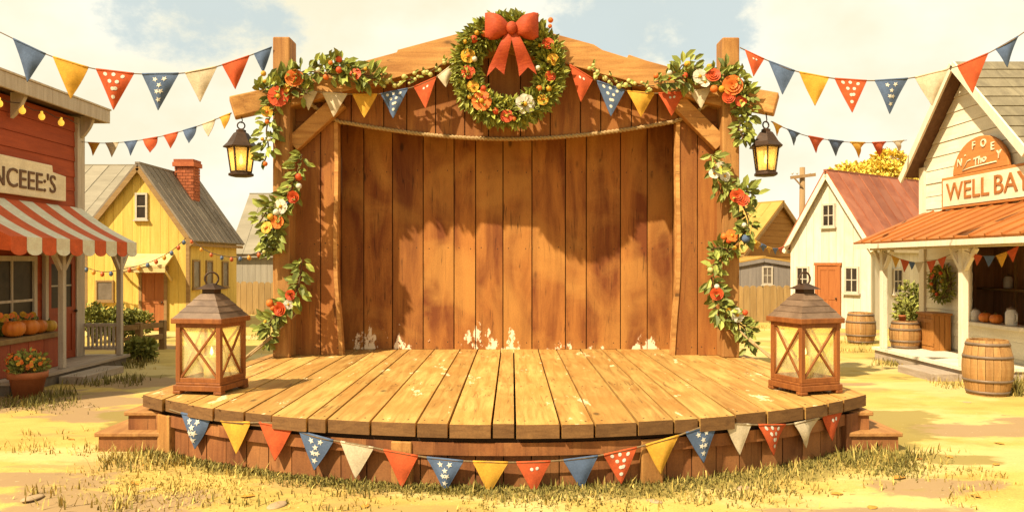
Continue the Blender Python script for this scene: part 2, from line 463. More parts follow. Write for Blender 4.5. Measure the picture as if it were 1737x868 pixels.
M['greengrass'] = material('olive_grass_blade', (.17, .14, .03), (.33, .26, .055), 3, island=.45, rough=.8, bump=0)
M['leaflitter'] = material('fallen_leaf', (.55, .22, .03), (.72, .36, .05), 8, island=.3, rough=.7, bump=0)
M['pebble'] = material('pebble_stone', (.48, .31, .16), (.66, .46, .26), 6, rough=.9, island=.2)

def emission(name, c, s):
    m = bpy.data.materials.new(name); m.use_nodes = True
    b = m.node_tree.nodes['Principled BSDF']
    b.inputs['Base Color'].default_value = (*c, 1)
    b.inputs['Emission Color'].default_value = (*c, 1); b.inputs['Emission Strength'].default_value = s
    return m
M['flame'] = emission('candle_flame', (1, .72, .25), 3.5)
M['bulb'] = emission('lit_bulb', (1, .60, .07), .32)
def pane_mat(name, c, tr, glow=0):
    m = bpy.data.materials.new(name); m.use_nodes = True
    t = m.node_tree; ns = t.nodes; ns.clear(); lk = t.links.new
    o = ns.new('ShaderNodeOutputMaterial'); mx = ns.new('ShaderNodeMixShader'); a = ns.new('ShaderNodeBsdfTransparent')
    a.inputs[0].default_value = (min(1, c[0] * 1.1), min(1, c[1] * 1.1), min(1, c[2] * 1.2), 1)
    b = ns.new('ShaderNodeBsdfPrincipled'); b.inputs['Base Color'].default_value = (*c, 1); b.inputs['Roughness'].default_value = .2
    tl = ns.new('ShaderNodeBsdfTranslucent'); tl.inputs[0].default_value = (*c, 1)
    m2 = ns.new('ShaderNodeMixShader'); m2.inputs[0].default_value = .6
    lk(b.outputs[0], m2.inputs[1]); lk(tl.outputs[0], m2.inputs[2])
    tcn = ns.new('ShaderNodeTexCoord'); n = ns.new('ShaderNodeTexNoise'); n.inputs['Scale'].default_value = 6; n.inputs['Detail'].default_value = 5
    lk(tcn.outputs['Object'], n.inputs['Vector'])
    mr = ns.new('ShaderNodeMapRange'); mr.inputs[1].default_value = .3; mr.inputs[2].default_value = .7; mr.inputs[3].default_value = tr - .1; mr.inputs[4].default_value = tr + .1
    lk(n.outputs[0], mr.inputs[0]); lk(mr.outputs[0], mx.inputs[0])
    lk(m2.outputs[0], mx.inputs[1]); lk(a.outputs[0], mx.inputs[2]); lk(mx.outputs[0], o.inputs[0])
    return m
M['paleglass'] = pane_mat('frosted_lantern_glass', (.97, .90, .68), .82)
M['amberglass'] = pane_mat('amber_lantern_glass', (.95, .72, .30), .55)

# ------------------------------------------------------------------ boards: a polygon cut into planks
def clip(poly, ax, val, keep):
    out_ = []
    n = len(poly)
    for i in range(n):
        a, b = poly[i], poly[(i + 1) % n]
        ia = (a[ax] >= val) if keep else (a[ax] <= val)
        ib = (b[ax] >= val) if keep else (b[ax] <= val)
        if ia: out_.append(a)
        if ia != ib:
            t = (val - a[ax]) / (b[ax] - a[ax])
            out_.append((a[0] + (b[0] - a[0]) * t, a[1] + (b[1] - a[1]) * t))
    return out_
def boards(mb, poly, O, A, B, Nn, ax, pitch, gap=.012, th=.03, jit=.004, lap=0, mi=0, vary=.12, seed=1, ragged=0, nails=None):
    r = random.Random(seed)
    O, A, B, Nn = V3(O), V3(A), V3(B), V3(Nn)
    lo = min(p[ax] for p in poly); hi = max(p[ax] for p in poly)
    n = max(1, round((hi - lo) / pitch)); cuts = [lo]
    for i in range(1, n):
        cuts.append(lo + (hi - lo) * (i + r.uniform(-vary, vary)) / n)
    cuts.append(hi)
    for i in range(n):
        c0, c1 = cuts[i] + gap / 2, cuts[i + 1] - gap / 2
        pl = clip(clip(poly, ax, c0, True), ax, c1, False)
        if len(pl) < 3: continue
        j = r.uniform(-jit, jit); rg = r.uniform(-ragged, ragged)
        k = len(pl); vs = []
        if ragged:
            mn = min(p[1 - ax] for p in pl); mid = sum(p[1 - ax] for p in pl) / k
            pl = [(p[0], p[1] + (rg if p[1] < mid else 0)) if ax == 0 else p for p in pl]
        for p in pl: vs.append(O + A * p[0] + B * p[1])
        for p in pl:
            d = th + j + (lap * (c1 - p[ax]) / (c1 - c0) if lap else 0)
            vs.append(O + A * p[0] + B * p[1] + Nn * d)
        fs = [list(range(k))[::-1], list(range(k, 2 * k))] + [(a, (a + 1) % k, k + (a + 1) % k, k + a) for a in range(k)]
        mb.add(vs, fs, mi)
        if nails:                          # pairs of nail heads across the board
            ts = [p[1 - ax] for p in pl]
            for tn in nails:
                tt = min(ts) + tn if tn >= 0 else max(ts) + tn
                for f_ in (.2, .8):
                    sv = c0 + (c1 - c0) * f_ + r.uniform(-.012, .012); q = (sv, tt + r.uniform(-.02, .02)) if ax == 0 else (tt, sv)
                    c_ = O + A * q[0] + B * q[1] + Nn * (th + j)
                    mb.add([c_ + (A * math.cos(k_ * math.pi / 3) + B * math.sin(k_ * math.pi / 3)) * .011 + Nn * e_ for e_ in (-.004, .003) for k_ in range(6)],
                           [tuple(range(6)), tuple(range(6, 12))] + [(k_, (k_ + 1) % 6, 6 + (k_ + 1) % 6, 6 + k_) for k_ in range(6)], nail_mi)

nail_mi = 1
def window(parent, c, A, Nn, w_, h_, nx=2, ny=2, fr=.06, frm='winframe', gl='glassdark', proud=.05, sill=True):
    """window frame on a wall; its panes are the sub-part"""
    c, A, Nn = V3(c), V3(A).normalized(), V3(Nn).normalized(); Z = V3((0, 0, 1))
    Mx = Matrix((A, Nn, Z)).transposed()
    mb = MB()
    def bar(s, t, sw, sh, d): mb.box(c + A * s + Z * t + Nn * d / 2, (sw, d, sh), Mx)
    bar(-w_ / 2, 0, fr, h_ + fr, proud); bar(w_ / 2, 0, fr, h_ + fr, proud)
    bar(0, h_ / 2, w_ - fr, fr, proud * .96); bar(0, -h_ / 2, w_ - fr, fr, proud * .96)
    for i in range(1, nx): bar(-w_ / 2 + w_ * i / nx, 0, fr * .5, h_ - fr, proud * .7)
    for i in range(1, ny): bar(0, -h_ / 2 + h_ * i / ny, w_ - fr, fr * .5, proud * .66)
    if sill: bar(0, -h_ / 2 - fr * .9, w_ + fr * 2.4, fr * .75, proud * 1.9)
    o = mb.build('window', M[frm], parent)
    g = MB(); g.box(c + Nn * proud * .2, (w_ - fr * .6, proud * .4, h_ - fr * .6), Mx)
    g.build('pane', M[gl], o)
    return o
def door(parent, c, A, Nn, w_, h_, mat, glass=False, trim='winframe', proud=.05):
    """c: bottom middle of the door on the wall"""
    c, A, Nn = V3(c), V3(A).normalized(), V3(Nn).normalized(); Z = V3((0, 0, 1))
    Mx = Matrix((A, Nn, Z)).transposed()
    mb = MB()
    def bar(s, t, sw, sh, d, mi=0): mb.box(c + A * s + Z * t + Nn * d / 2, (sw, d, sh), Mx, mi)
    bar(0, h_ / 2, w_, h_ - .004, proud * .5)
    e = w_ * .13
    bar(-w_ / 2 + e / 2, h_ / 2, e, h_ - .01, proud * .8); bar(w_ / 2 - e / 2, h_ / 2, e, h_ - .01, proud * .8)
    for t in (.04, .47, .96): bar(0, h_ * t, w_ - 2 * e, h_ * .07, proud * .78)
    bar(0, h_ * .255, e * .8, h_ * .36, proud * .76)
    if not glass: bar(0, h_ * .715, e * .8, h_ * .42, proud * .76)
    o = mb.build('door', mat, parent)
    t_ = MB(); f = .09
    for s in (-1, 1): t_.box(c + A * s * (w_ / 2 + f / 2 + .002) + Z * (h_ / 2) + Nn * proud * .6, (f, proud * 1.2, h_), Mx)
    t_.box(c + Z * (h_ + f / 2 + .002) + Nn * proud * .65, (w_ + 2 * f + .06, proud * 1.3, f), Mx)
    t_.build('door_frame', M[trim], o)
    k = MB(); k.ball(c + A * (w_ / 2 - e * .5) + Z * (h_ * .46) + Nn * (proud + .03), .032, 10, 6); k.build('handle', M['iron'], o)
    if glass:
        g = MB(); g.box(c + Z * h_ * .715 + Nn * proud * .36, (w_ - 2 * e, proud * .3, h_ * .42), Mx)
        for i in (0,): g.box(c + Z * h_ * .715 + Nn * proud * .45, (w_ - 2 * e, proud * .4, .03), Mx, 1)
        g.build('pane', [M['glassdark'], M['winframe']], o)
    return o

def text_mesh(body, size, extrude=.012, offset=.006):
    cu = bpy.data.curves.new('lettering', 'FONT'); cu.body = body; cu.size = size; cu.extrude = extrude; cu.offset = offset
    cu.align_x = 'CENTER'; cu.align_y = 'CENTER'
    cu.resolution_u = 3
    o = bpy.data.objects.new('lettering_tmp', cu); C.objects.link(o)
    dg = bpy.context.evaluated_depsgraph_get(); dg.update()
    me = bpy.data.meshes.new_from_object(o.evaluated_get(dg))
    bpy.data.objects.remove(o)
    return me
def lettering(body, size, c, A, B, Nn, parent, mat, sx=1.0, shear=0, tilt=0, extrude=.012, offset=.006):
    me = text_mesh(body, size, extrude, offset)
    c, A, B, Nn = V3(c), V3(A), V3(B), V3(Nn)
    off = wloc(parent)
    for v in me.vertices:
        x, y, z = v.co
        y += x * shear
        v.co = c + A * x * sx + B * y + Nn * z - off
    me.materials.clear(); me.materials.append(mat)
    o = bpy.data.objects.new('lettering', me); C.objects.link(o); o.parent = parent
    return o

# ------------------------------------------------------------------ ground
def ground_extra(t, tcn, col, no):
    ns = t.nodes; lk = t.links.new
    def noise(scale, seed, st=(1, 1, 1), det=8):
        mp = ns.new('ShaderNodeMapping'); mp.inputs['Location'].default_value = (seed, seed * 1.7, 0); mp.inputs['Scale'].default_value = st
        lk(tcn.outputs['Object'], mp.inputs[0])
        n = ns.new('ShaderNodeTexNoise'); n.inputs['Scale'].default_value = scale; n.inputs['Detail'].default_value = det; n.inputs['Roughness'].default_value = .62
        lk(mp.outputs[0], n.inputs['Vector']); return n.outputs[0]
    def layer(col, fac, lo, hi, c, amt=1.0):
        m = ns.new('ShaderNodeMapRange'); m.interpolation_type = 'SMOOTHSTEP'
        m.inputs[1].default_value = lo; m.inputs[2].default_value = hi; m.inputs[4].default_value = amt
        lk(fac, m.inputs[0])
        mx = ns.new('ShaderNodeMix'); mx.data_type = 'RGBA'
        lk(m.outputs[0], mx.inputs[0]); lk(col, mx.inputs[6]); mx.inputs[7].default_value = (*[x * ALBEDO for x in c], 1)
        return mx.outputs[2]
    def add(a, b, k):
        n = ns.new('ShaderNodeMath'); n.operation = 'MULTIPLY_ADD'; lk(b, n.inputs[0]); n.inputs[1].default_value = k; lk(a, n.inputs[2]); return n.outputs[0]
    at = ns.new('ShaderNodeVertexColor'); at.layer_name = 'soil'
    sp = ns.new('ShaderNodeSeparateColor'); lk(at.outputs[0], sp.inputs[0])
    col = layer(col, noise(.35, 3, (.6, 1, 1)), .5, .58, (.80, .63, .28), .55)
    col = layer(col, noise(.55, 11, (.55, 1, 1)), .58, .63, (.50, .29, .10), .6)
    col = layer(col, add(sp.outputs[0], noise(1.5, 5, (.7, 1, 1)), 1.6), 1.06, 1.22, (.42, .265, .13), .9)      # browner patches with broken edges
    col = layer(col, add(sp.outputs[1], noise(2.2, 9, (.7, 1, 1)), 1.5), 1.15, 1.35, (.34, .25, .06), .85)      # olive turf
    col = layer(col, noise(1.1, 23, (.6, 1, 1)), .63, .68, (.40, .30, .08), .5)
    col = layer(col, noise(7, 31, (.6, 1, 1)), .64, .70, (.36, .2, .08), .6)
    col = layer(col, noise(34, 41), .62, .68, (.40, .25, .1), .55)
    col = layer(col, noise(22, 47), .64, .70, (.95, .82, .5), .45)
    return col
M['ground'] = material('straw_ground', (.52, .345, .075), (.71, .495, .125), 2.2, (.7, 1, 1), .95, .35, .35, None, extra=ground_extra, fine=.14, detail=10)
ARC_R, ARC_C = 6.0, 7.09 + 6.0
def apron_dist(x, y):
    return math.hypot(x + .08, y - ARC_C) - 5.9
BROWN_PATCHES = [(-6.9, 11.6, 2.4, 1.3), (-5.5, 10.6, 1.6, .7), (-6.6, 13.4, 1.4, 1.0), (5.9, 9.6, 1.9, .55), (7.3, 10.1, 1.4, .5), (-3.6, 6.7, 1.5, .5), (-4.6, 7.3, 1.3, .4), (2.9, 6.4, 1.6, .35), (-2.4, 6.1, 2.0, .4), (.6, 6.0, 1.8, .3), (4.2, 7.2, 1.3, .4), (-9.5, 19, 3, .8), (10, 22.5, 2, .8), (5.6, 13.2, .9, .4)]  # ellipses where the ground colour turns brown
TURF = [(-7.3, 12.1, 1.1, .35), (-6.7, 14.2, .9, .5), (4.7, 8.2, 1.0, .45), (7.7, 12.1, .9, .3), (8.0, 16.8, .7, .5), (-3.0, 6.3, 1.2, .25), (-9.5, 20.5, 2.5, .8), (7.2, 14.0, .6, .6)]
def gz(x, y):
    if not (0 < y < 11.5 and abs(x) < 25): return 0
    r_ = math.hypot(x, (y - 12.9))
    k = max(0, min(1, (r_ - 6.2) / 1.5)) * max(0, min(1, (9 - y) / 1))
    return k * .05 * (math.sin(x * 1.3 + 1) * math.cos(y * 1.7) + .5 * math.sin(x * 2.9 + y * 2.1))
g = MB()
xs = [-900, -400, -160, -80, -40, -26, -20, -16] + [-13 + .5 * i for i in range(53)] + [16, 20, 26, 40, 80, 160, 400, 900]
ys = [-300, -60, -10, 0, 3] + [4 + .25 * i for i in range(60)] + [19 + .5 * i for i in range(42)] + [42, 60, 100, 200, 500, 1500]
vs = []; soil = []
for y in ys:
    for x in xs:
        z = 0
        if y < 11.5 and abs(x) < 25 and y > 0:
            r_ = math.hypot(x, (y - 12.9))
            k = max(0, min(1, (r_ - 6.2) / 1.5)) * max(0, min(1, (9 - y) / 1))
            z = k * .05 * (math.sin(x * 1.3 + 1) * math.cos(y * 1.7) + .5 * math.sin(x * 2.9 + y * 2.1))
        vs.append((x, y, z))
        dm = max(max(0, 1 - math.hypot((x - a) / rx, (y - b) / ry)) for a, b, rx, ry in BROWN_PATCHES)
        tm = max(max(0, 1 - math.hypot((x - a) / rx, (y - b) / ry)) for a, b, rx, ry in TURF)
        if y < 11:
            wd = .30 + .35 * max(0, min(1, (x + 1.5) / 3))
            tm = max(tm, min(1, max(0, 1.05 - apron_dist(x, y) / wd * .75)))
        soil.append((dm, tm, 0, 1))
W_ = len(xs)
g.add(vs, [(j * W_ + i, j * W_ + i + 1, (j + 1) * W_ + i + 1, (j + 1) * W_ + i) for j in range(len(ys) - 1) for i in range(W_ - 1)], 0, True)
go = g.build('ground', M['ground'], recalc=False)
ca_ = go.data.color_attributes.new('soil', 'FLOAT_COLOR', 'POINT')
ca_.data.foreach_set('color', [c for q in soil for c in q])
go['kind'] = 'structure'

# ------------------------------------------------------------------ the stage
DK = .6                                   # height of the deck
SX = -.08                                 # the stage's middle
FY, RY = 12.42, 13.27                     # face of the front boards, wall of the recess
stage = thing('wooden_stage', 'large wooden stage with gabled plank back wall and rounded front deck', 'stage', (SX, 10.5, 0))
ARC_R, ARC_C = 6.0, 7.09 + 6.0
def arc(x, inset=0): return ARC_C - math.sqrt((ARC_R - inset) ** 2 - x * x)
poly = [(3.75, 13.9), (-3.75, 13.9), (-3.87, 12.5)]
hw = 4.12
for i in range(33):
    x = -hw + 2 * hw * i / 32
    poly.append((x, arc(x)))
poly.append((3.87, 12.5))
mb = MB()
nail_mi = 2
boards(mb, poly, (SX, 0, DK - .13), (1, 0, 0), (0, 1, 0), (0, 0, 1), 0, .36, .022, .13, .004, seed=5, ragged=.03, vary=.25, nails=(.16, 2.2, -1.3))
nail_mi = 1
for i, f in enumerate(mb.f):               # sawn ends of the planks show their end grain
    if mb.m[i] == 0 and len(f) >= 4 and all(mb.v[k].y < 9.2 for k in f):
        a_, b_, c_ = (mb.v[k] for k in f[:3]); nn_ = (b_ - a_).cross(c_ - a_)
        if nn_.length > 1e-9 and abs(nn_.normalized().y) > .6: mb.m[i] = 1
deck = mb.build('deck', [M['deck'], M['endgrain'], M['iron']], stage, bevel=.008)
mb = MB()
pl = [(SX + p[0] * .985, p[1] + (.06 if p[1] < 10 else 0), DK - .17) for p in poly]
mb.prism(pl, (0, 0, .035))
mb.build('deck_frame', M['dark'], stage)
# apron: upright boards round the front, under the overhang of the deck
AI = .10
mb = MB()
aw = 3.93
nb = 30
ra = ARC_R - AI
for i in range(nb):
    a0 = -aw + 2 * aw * i / nb + .005; a1 = -aw + 2 * aw * (i + 1) / nb - .005
    j = rnd.uniform(0, .012)
    q = [V3((SX + a0, arc(a0, AI) - j, -.02)), V3((SX + a1, arc(a1, AI) - j, -.02)), V3((SX + a1, arc(a1, AI) - j, DK - .18)), V3((SX + a0, arc(a0, AI) - j, DK - .18))]
    mb.prism(q, (0, .04, 0))
for s in (-1, 1):                          # the two sides of the platform
    boards(mb, [(arc(aw, AI) + .02, -.02), (13.85, -.02), (13.85, DK - .18), (arc(aw, AI) + .02, DK - .18)], (SX + s * 3.72, 0, 0), (0, 1, 0), (0, 0, 1), (s, 0, 0), 0, .28, .01, .04, .005, seed=9)
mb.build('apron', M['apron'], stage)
mb = MB()
ring = [(SX + x * .995, arc(x * .995, AI - .03), DK - .24) for x in [-aw + 2 * aw * i / 24 for i in range(25)]]
for a, b in zip(ring[:-1], ring[1:]):
    mb.beam(a, b, .04, .12)
mb.build('rim_joist', M['apron'], stage)
for u, ww in ((281, .24), (688, .20), (1100, .22), (1447, .24)):
    xx = X(u, 8.4 if abs(u - CX) > 400 else 7.4)
    yy = arc(xx - SX, AI)
    ang = math.asin((xx - SX) / (ARC_R - AI)) * .9
    mb = MB(); mb.box((xx, yy + .03, (DK - .17) / 2 - .01), (ww, .2, DK - .17), Matrix.Rotation(ang, 3, 'Z'))
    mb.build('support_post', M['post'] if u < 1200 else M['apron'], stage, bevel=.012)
# tall posts
def stage_post(x0, x1, zt):
    mb = MB(); mb.bx(x0, x1, 12.08, 12.46, DK, zt)
    return mb.build('tall_post', M['post'], stage, bevel=.02)
PL0, PL1 = X(463, 12.1), X(492, 12.1)
PR0, PR1 = X(1225, 12.1), X(1254, 12.1)
stage_post(PL0, PL1, H(63, 12.1)); stage_post(PR0, PR1, H(64, 12.1))
# front boards
ox0, ox1 = X(572, FY), X(1148, FY)
otop, omid = H(207, FY), H(238, FY)
gx0, gx1 = PL1 - .03, PR0 + .03
ax_, az_ = (gx0 + gx1) / 2, H(40, FY)
ze = H(139, FY)
def sag(x):
    t = (x - ox0) / (ox1 - ox0)
    return otop - (otop - omid) * math.sin(math.pi * max(0, min(1, t))) ** .9
poly = [(gx0, ze - .2), (gx0, otop)] + [(ox0 + (ox1 - ox0) * i / 28, sag(ox0 + (ox1 - ox0) * i / 28)) for i in range(29)] + [(gx1, otop), (gx1, ze - .2), (ax_, az_ - .2)]
mb = MB()
boards(mb, poly, (0, FY + .12, 0), (1, 0, 0), (0, 0, 1), (0, -1, 0), 0, .45, .016, .12, .004, seed=11, vary=.2)
mb.build('gable_boards', M['facade'], stage, bevel=.004)
gable_poly = poly
for s, a, b in ((-1, gx0, ox0), (1, ox1, gx1)):
    inn = b if s < 0 else a; outr = a if s < 0 else b
    pl = [(outr, DK), (outr, otop - .006)]
    for k in range(13):
        t = k / 12
        z = otop - .006 - (otop - DK - .006) * t
        pl.append((inn - s * (.009 * math.sin(t * 9) + .08 * max(0, t - .7) / .3), z))
    mb = MB()
    boards(mb, pl, (0, FY + .04, 0), (1, 0, 0), (0, 0, 1), (0, -1, 0), 0, .36, .014, .04, .004, seed=21 + s, nails=(.12, 1.8, -.5))
    mb.build('side_panel', [M['facade'], M['iron']], stage, bevel=.004)
for s, b in ((-1, ox0), (1, ox1)):
    mb = MB()
    for k in range(12):
        t0, t1 = k / 12, (k + 1) / 12
        xz = [(b + s * -1 * (.009 * math.sin(t * 9) + .08 * max(0, t - .7) / .3), otop - .006 - (otop - DK - .008) * t) for t in (t0, t1)]
        (xa_, za_), (xb_, zb_) = xz
        mb.prism([V3((xa_ + s * .05, FY - .022, za_)), V3((xa_ - s * .012, FY - .022, za_)), V3((xb_ - s * .012, FY - .022, zb_ + .001)), V3((xb_ + s * .05, FY - .022, zb_ + .001))], (0, .16, 0))
    mb.build('opening_trim', M['beam'], stage)
# recess: wall, two cheeks, ceiling
mb = MB()
boards(mb, [(ox0 - .12, DK), (ox1 + .12, DK), (ox1 + .12, otop + .3), (ox0 - .12, otop + .3)], (0, RY + .04, 0), (1, 0, 0), (0, 0, 1), (0, -1, 0), 0, .47, .016, .04, .005, seed=31, vary=.2, nails=(.12, 1.75, -1.0))
back = mb.build('back_wall', [M['recess'], M['iron']], stage, bevel=.004)
mb = MB()
mb.bx(ox0 - .16, ox0 - .12, FY + .16, RY, DK, otop + .3); mb.bx(ox1 + .12, ox1 + .16, FY + .16, RY, DK, otop + .3)
mb.bx(ox0 - .12, ox1 + .12, FY + .16, RY, otop + .3, otop + .34)
mb.build('recess_cheek', M['recess'], stage)
mb = MB(); mb.bx(ox0 - .16, ox1 + .16, RY + .06, RY + .1, DK, otop + .34)
mb.bx(gx0 + .02, ox0 - .165, FY + .05, FY + .09, DK, otop); mb.bx(ox1 + .165, gx1 - .02, FY + .05, FY + .09, DK, otop)
mb.prism([V3((x_, FY + .125, z_ + (.02 if z_ < otop + .01 else 0))) for x_, z_ in gable_poly], (0, .03, 0))
mb.build('backing', M['dark'], stage)
# rafters of the gable, a roof behind them and the lower purlin
for s in (-1, 1):
    e = V3((gx0 - .02 if s < 0 else gx1 + .02, 12.28, H(140, 12.16) - .2)); a = V3((ax_, 12.28, H(40, 12.16) - .2))
    d = (a - e).normalized(); up = V3((0, 1, 0)).cross(d) * 1
    mb = MB(); nseg = 14; th = .40
    upv = V3((0, 0, 1))
    pts_t = []; pts_b = []
    steps_ = [(0, 0), (.50, 0), (.505, .035), (1, .03)] if s < 0 else [(0, 0), (.36, .0), (.44, .02), (.445, -.035), (.56, -.02), (.60, .03), (1, .03)]
    for i in range(nseg + 1):
        p = e.lerp(a, i / nseg)
        pts_b.append(p - upv * (th / 2 + rnd.uniform(-.006, .006)))
    for t_, o__ in steps_: pts_t.append(e.lerp(a, t_) + upv * (th / 2 + o__))
    pol = pts_b + pts_t[::-1]
    mb.prism([p + V3((0, -.16, 0)) for p in pol], (0, .34, 0))
    mb.build('rafter', M['beam'], stage, bevel=.006)
    mb = MB(); mb.beam(e + V3((0, .72, .10)), a + V3((0, .72, .10)), 1.1, .06, up=V3((0, 0, 1)))
    mb.build('roof_boards', M['beam'], stage)
# cross arms and braces
AR = []
for s, u0, u1, v0, v1 in ((-1, 394, 463, 184, 168), (1, 1317, 1254, 178, 166)):
    p0, p1 = P(u0, v0, 11.98), P(u1 - s * 4, v1, 12.2)
    mb = MB(); mb.beam(p0, p1, .3, .33)
    mb.build('cross_arm', M['beam'], stage, bevel=.02)
    AR.append((p0, p1))
for s, u0, v0, u1, v1 in ((-1, 497, 246, 578, 172), (1, 1222, 246, 1148, 172)):
    mb = MB(); mb.beam(P(u0, v0, 12.3), P(u1, v1, 12.3), .16, .25, up=V3((0, -1, 0)).cross(P(u1, v1, 12.3) - P(u0, v0, 12.3)))
    mb.build('brace', M['beam'], stage, bevel=.012)
# rope along the curved edge of the boards
pts = [P(512, 166, 12.26), P(540, 186, 12.3)] + [V3((ox0 + (ox1 - ox0) * i / 30, FY - .03, sag(ox0 + (ox1 - ox0) * i / 30) + .015)) for i in range(31)] + [P(1180, 190, 12.3), P(1212, 168, 12.26)]
def smooth(pts, n=6):
    o = []
    P_ = [pts[0]] + list(pts) + [pts[-1]]
    for i in range(1, len(P_) - 2):
        p0, p1, p2, p3 = P_[i - 1:i + 3]
        for k in range(n):
            t = k / n
            o.append(.5 * ((2 * p1) + (p2 - p0) * t + (2 * p0 - 5 * p1 + 4 * p2 - p3) * t * t + (3 * p1 - p0 - 3 * p2 + p3) * t ** 3))
    o.append(pts[-1])
    return o
def rope_mesh(mb, pts, r=.022, pitch=.10):
    pts = smooth(pts, 6)
    L = 0; strands = [[], []]
    for i, p in enumerate(pts):
        if i: L += (p - pts[i - 1]).length
        t = (pts[min(i + 1, len(pts) - 1)] - pts[max(0, i - 1)]).normalized()
        a, b, _ = frame(t, V3((0, -1, 0)))
        for k in (0, 1):
            q = L / pitch * 2 * math.pi + k * math.pi
            strands[k].append(p + (a * math.cos(q) + b * math.sin(q)) * r * .55)
    for s_ in strands: mb.tube(s_, r * .75, 6)
mb = MB(); rope_mesh(mb, pts, .03, .13); mb.build('edge_rope', M['rope'], stage)
# steps on both sides
for s in (-1, 1):
    x_in = SX + s * 3.80
    for (xo, z, y0, y1) in ((4.44, .215, 8.5, 10.0), (4.17, .425, 8.62, 10.0)):
        xo = SX + s * (xo + (.08 if s < 0 else -.06))
        st = MB(); st.bx(min(x_in, xo), max(x_in, xo), y0 + .03, y1, -.01 if z < .3 else .216, z - .05)
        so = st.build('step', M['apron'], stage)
        st = MB(); st.bx(min(x_in, xo + s * .04), max(x_in, xo + s * .04), y0, y1 + .03, z - .05, z); st.build('tread', M['deckedge'], so, bevel=.012)

# guy ropes from the posts to the deck
for s, a, b, lab in ((-1, P(506, 527, 12.25), V3((X(412, 11.7), 11.7, DK + .01)), 'thin guy rope tied from the left stage post down to the deck'),
                     (1, P(1211, 521, 12.25), V3((X(1318, 11.5), 11.5, DK + .01)), 'thin guy rope tied from the right stage post down to the deck')):
    mb = MB(); rope_mesh(mb, [a, a.lerp(b, .5) + V3((0, 0, -.03)), b], .022)
    o = mb.build('guy_rope', M['rope']); tag(o, lab, 'rope')

# ------------------------------------------------------------------ bunting
def pattern_marks(kind, w_, h_, r):
    out_ = []
    if kind == 'star':
        for s, t in ((-.30, .16), (.3, .15), (.02, .33), (-.42, .42) if False else (-.2, .5), (.24, .5), (0, .72)):
            out_.append((s, t, 'star', .085 * w_))
    elif kind == 'dot':
        for s, t in ((-.55, .10), (-.05, .09), (.5, .12), (-.3, .28), (.25, .28), (-.05, .47), (.3, .5) if False else (.22, .46), (0, .68)):
            out_.append((s, t, 'dot', .055 * w_))
    elif kind == 'few':
        for s, t in ((-.15, .22), (.25, .2)):
            out_.append((s, t, 'dot', .05 * w_))
    return out_
NAMES = {'red': 'red', 'blue': 'blue', 'yellow': 'yellow', 'cream': 'cream'}
def bunting(label, ctrl, flags, group=None, r=.009, facing=None, billow=.045):
    """ctrl: points of the cord; flags: (u, width, height in photo pixels at the cord, colour, print)"""
    cord = smooth([V3(c) for c in ctrl], 10)
    root = thing('bunting', label, 'bunting', tuple(cord[0]), 0, group)
    mb = MB(); mb.tube(cord, r, 6); mb.build('cord', M['string'], root)
    us = [CX + p.x / p.y * F for p in cord]
    def at(u):
        for i in range(len(us) - 1):
            if us[i] <= u <= us[i + 1]:
                t = (u - us[i]) / (us[i + 1] - us[i]); return cord[i].lerp(cord[i + 1], t)
        return cord[0] if u < us[0] else cord[-1]
    rr = random.Random(len(flags) * 13 + int(cord[0].x * 10))
    for (u, wp, hp, colr, pat) in flags:
        a, b = at(u - wp / 2), at(u + wp / 2)
        k = ((a.y + b.y) / 2) / F
        h_ = hp * k; wd = (b - a).length
        A = (b - a).normalized(); Nn = A.cross(V3((0, 0, 1))).normalized()
        if Nn.y > 0: Nn = -Nn
        lean = rr.uniform(-.06, .06); swing = rr.uniform(-.05, .12) * h_
        tip = (a + b) / 2 + V3((0, 0, -h_)) + A * lean * wd
        bw = billow * rr.uniform(.4, 1.2) * (wd / .5); ph = rr.uniform(-.8, .8)
        def pos(s, t, off=0):
            p = a.lerp(b, (s * (1 - t) + 1) / 2)
            q = p.lerp(tip, 0)
            base = (a + b) / 2
            p = a.lerp(b, (s * (1 - t) + 1) / 2) + (tip - base) * t
            return p + Nn * (bw * math.sin(math.pi * min(1, t * 1.1)) * math.cos(s * 1.8 + ph) + swing * t * t * .5 + off)
        mb = MB(); nr = 7; ncol = 6
        for sgn, off in ((1, .003), (-1, -.003)):
            vs = [pos(-1 + 2 * c / ncol, t_ / nr, off) for t_ in range(nr + 1) for c in range(ncol + 1)]
            fs = [(i * (ncol + 1) + c, i * (ncol + 1) + c + 1, (i + 1) * (ncol + 1) + c + 1, (i + 1) * (ncol + 1) + c) for i in range(nr) for c in range(ncol)]
            mb.add(vs, fs, 0, True)
        mb.tube([pos(-1 + 2 * c / 6, 0.0, 0) for c in range(7)], .012 * wd / .5 + .003, 6)    # the hem over the cord
        for e in (-1, 1):
            mb.tube([pos(e, t_ / 6, 0) for t_ in range(7)], .0045, 5)
        for (s, t, kd, sz) in pattern_marks(pat, wd, h_, rr):
            q0 = rr.uniform(0, 6.28); npt = 10 if kd == 'star' else 8
            ring_ = []
            for i in range(npt):
                q = q0 + 2 * math.pi * i / npt
                rad = sz * ((1 if i % 2 == 0 else .45) if kd == 'star' else 1)
                ds = rad * math.cos(q) / (wd / 2 * max(.15, 1 - t)); dt = rad * math.sin(q) / h_
                ring_.append(pos(s + ds, min(.97, max(.02, t + dt)), .0065))
            cen = pos(s, t, .0075)
            mb.add([cen] + ring_, [(0, i + 1, (i + 1) % npt + 1) for i in range(npt)], 1)
        pn = {'star': ' with white stars', 'dot': ' with white dots', 'few': ' with two white dots', '': ''}[pat]
        mb.build('flag', [M[colr], M['mark']], root, recalc=False, label='%s triangular flag%s' % (NAMES[colr], pn))
    return root

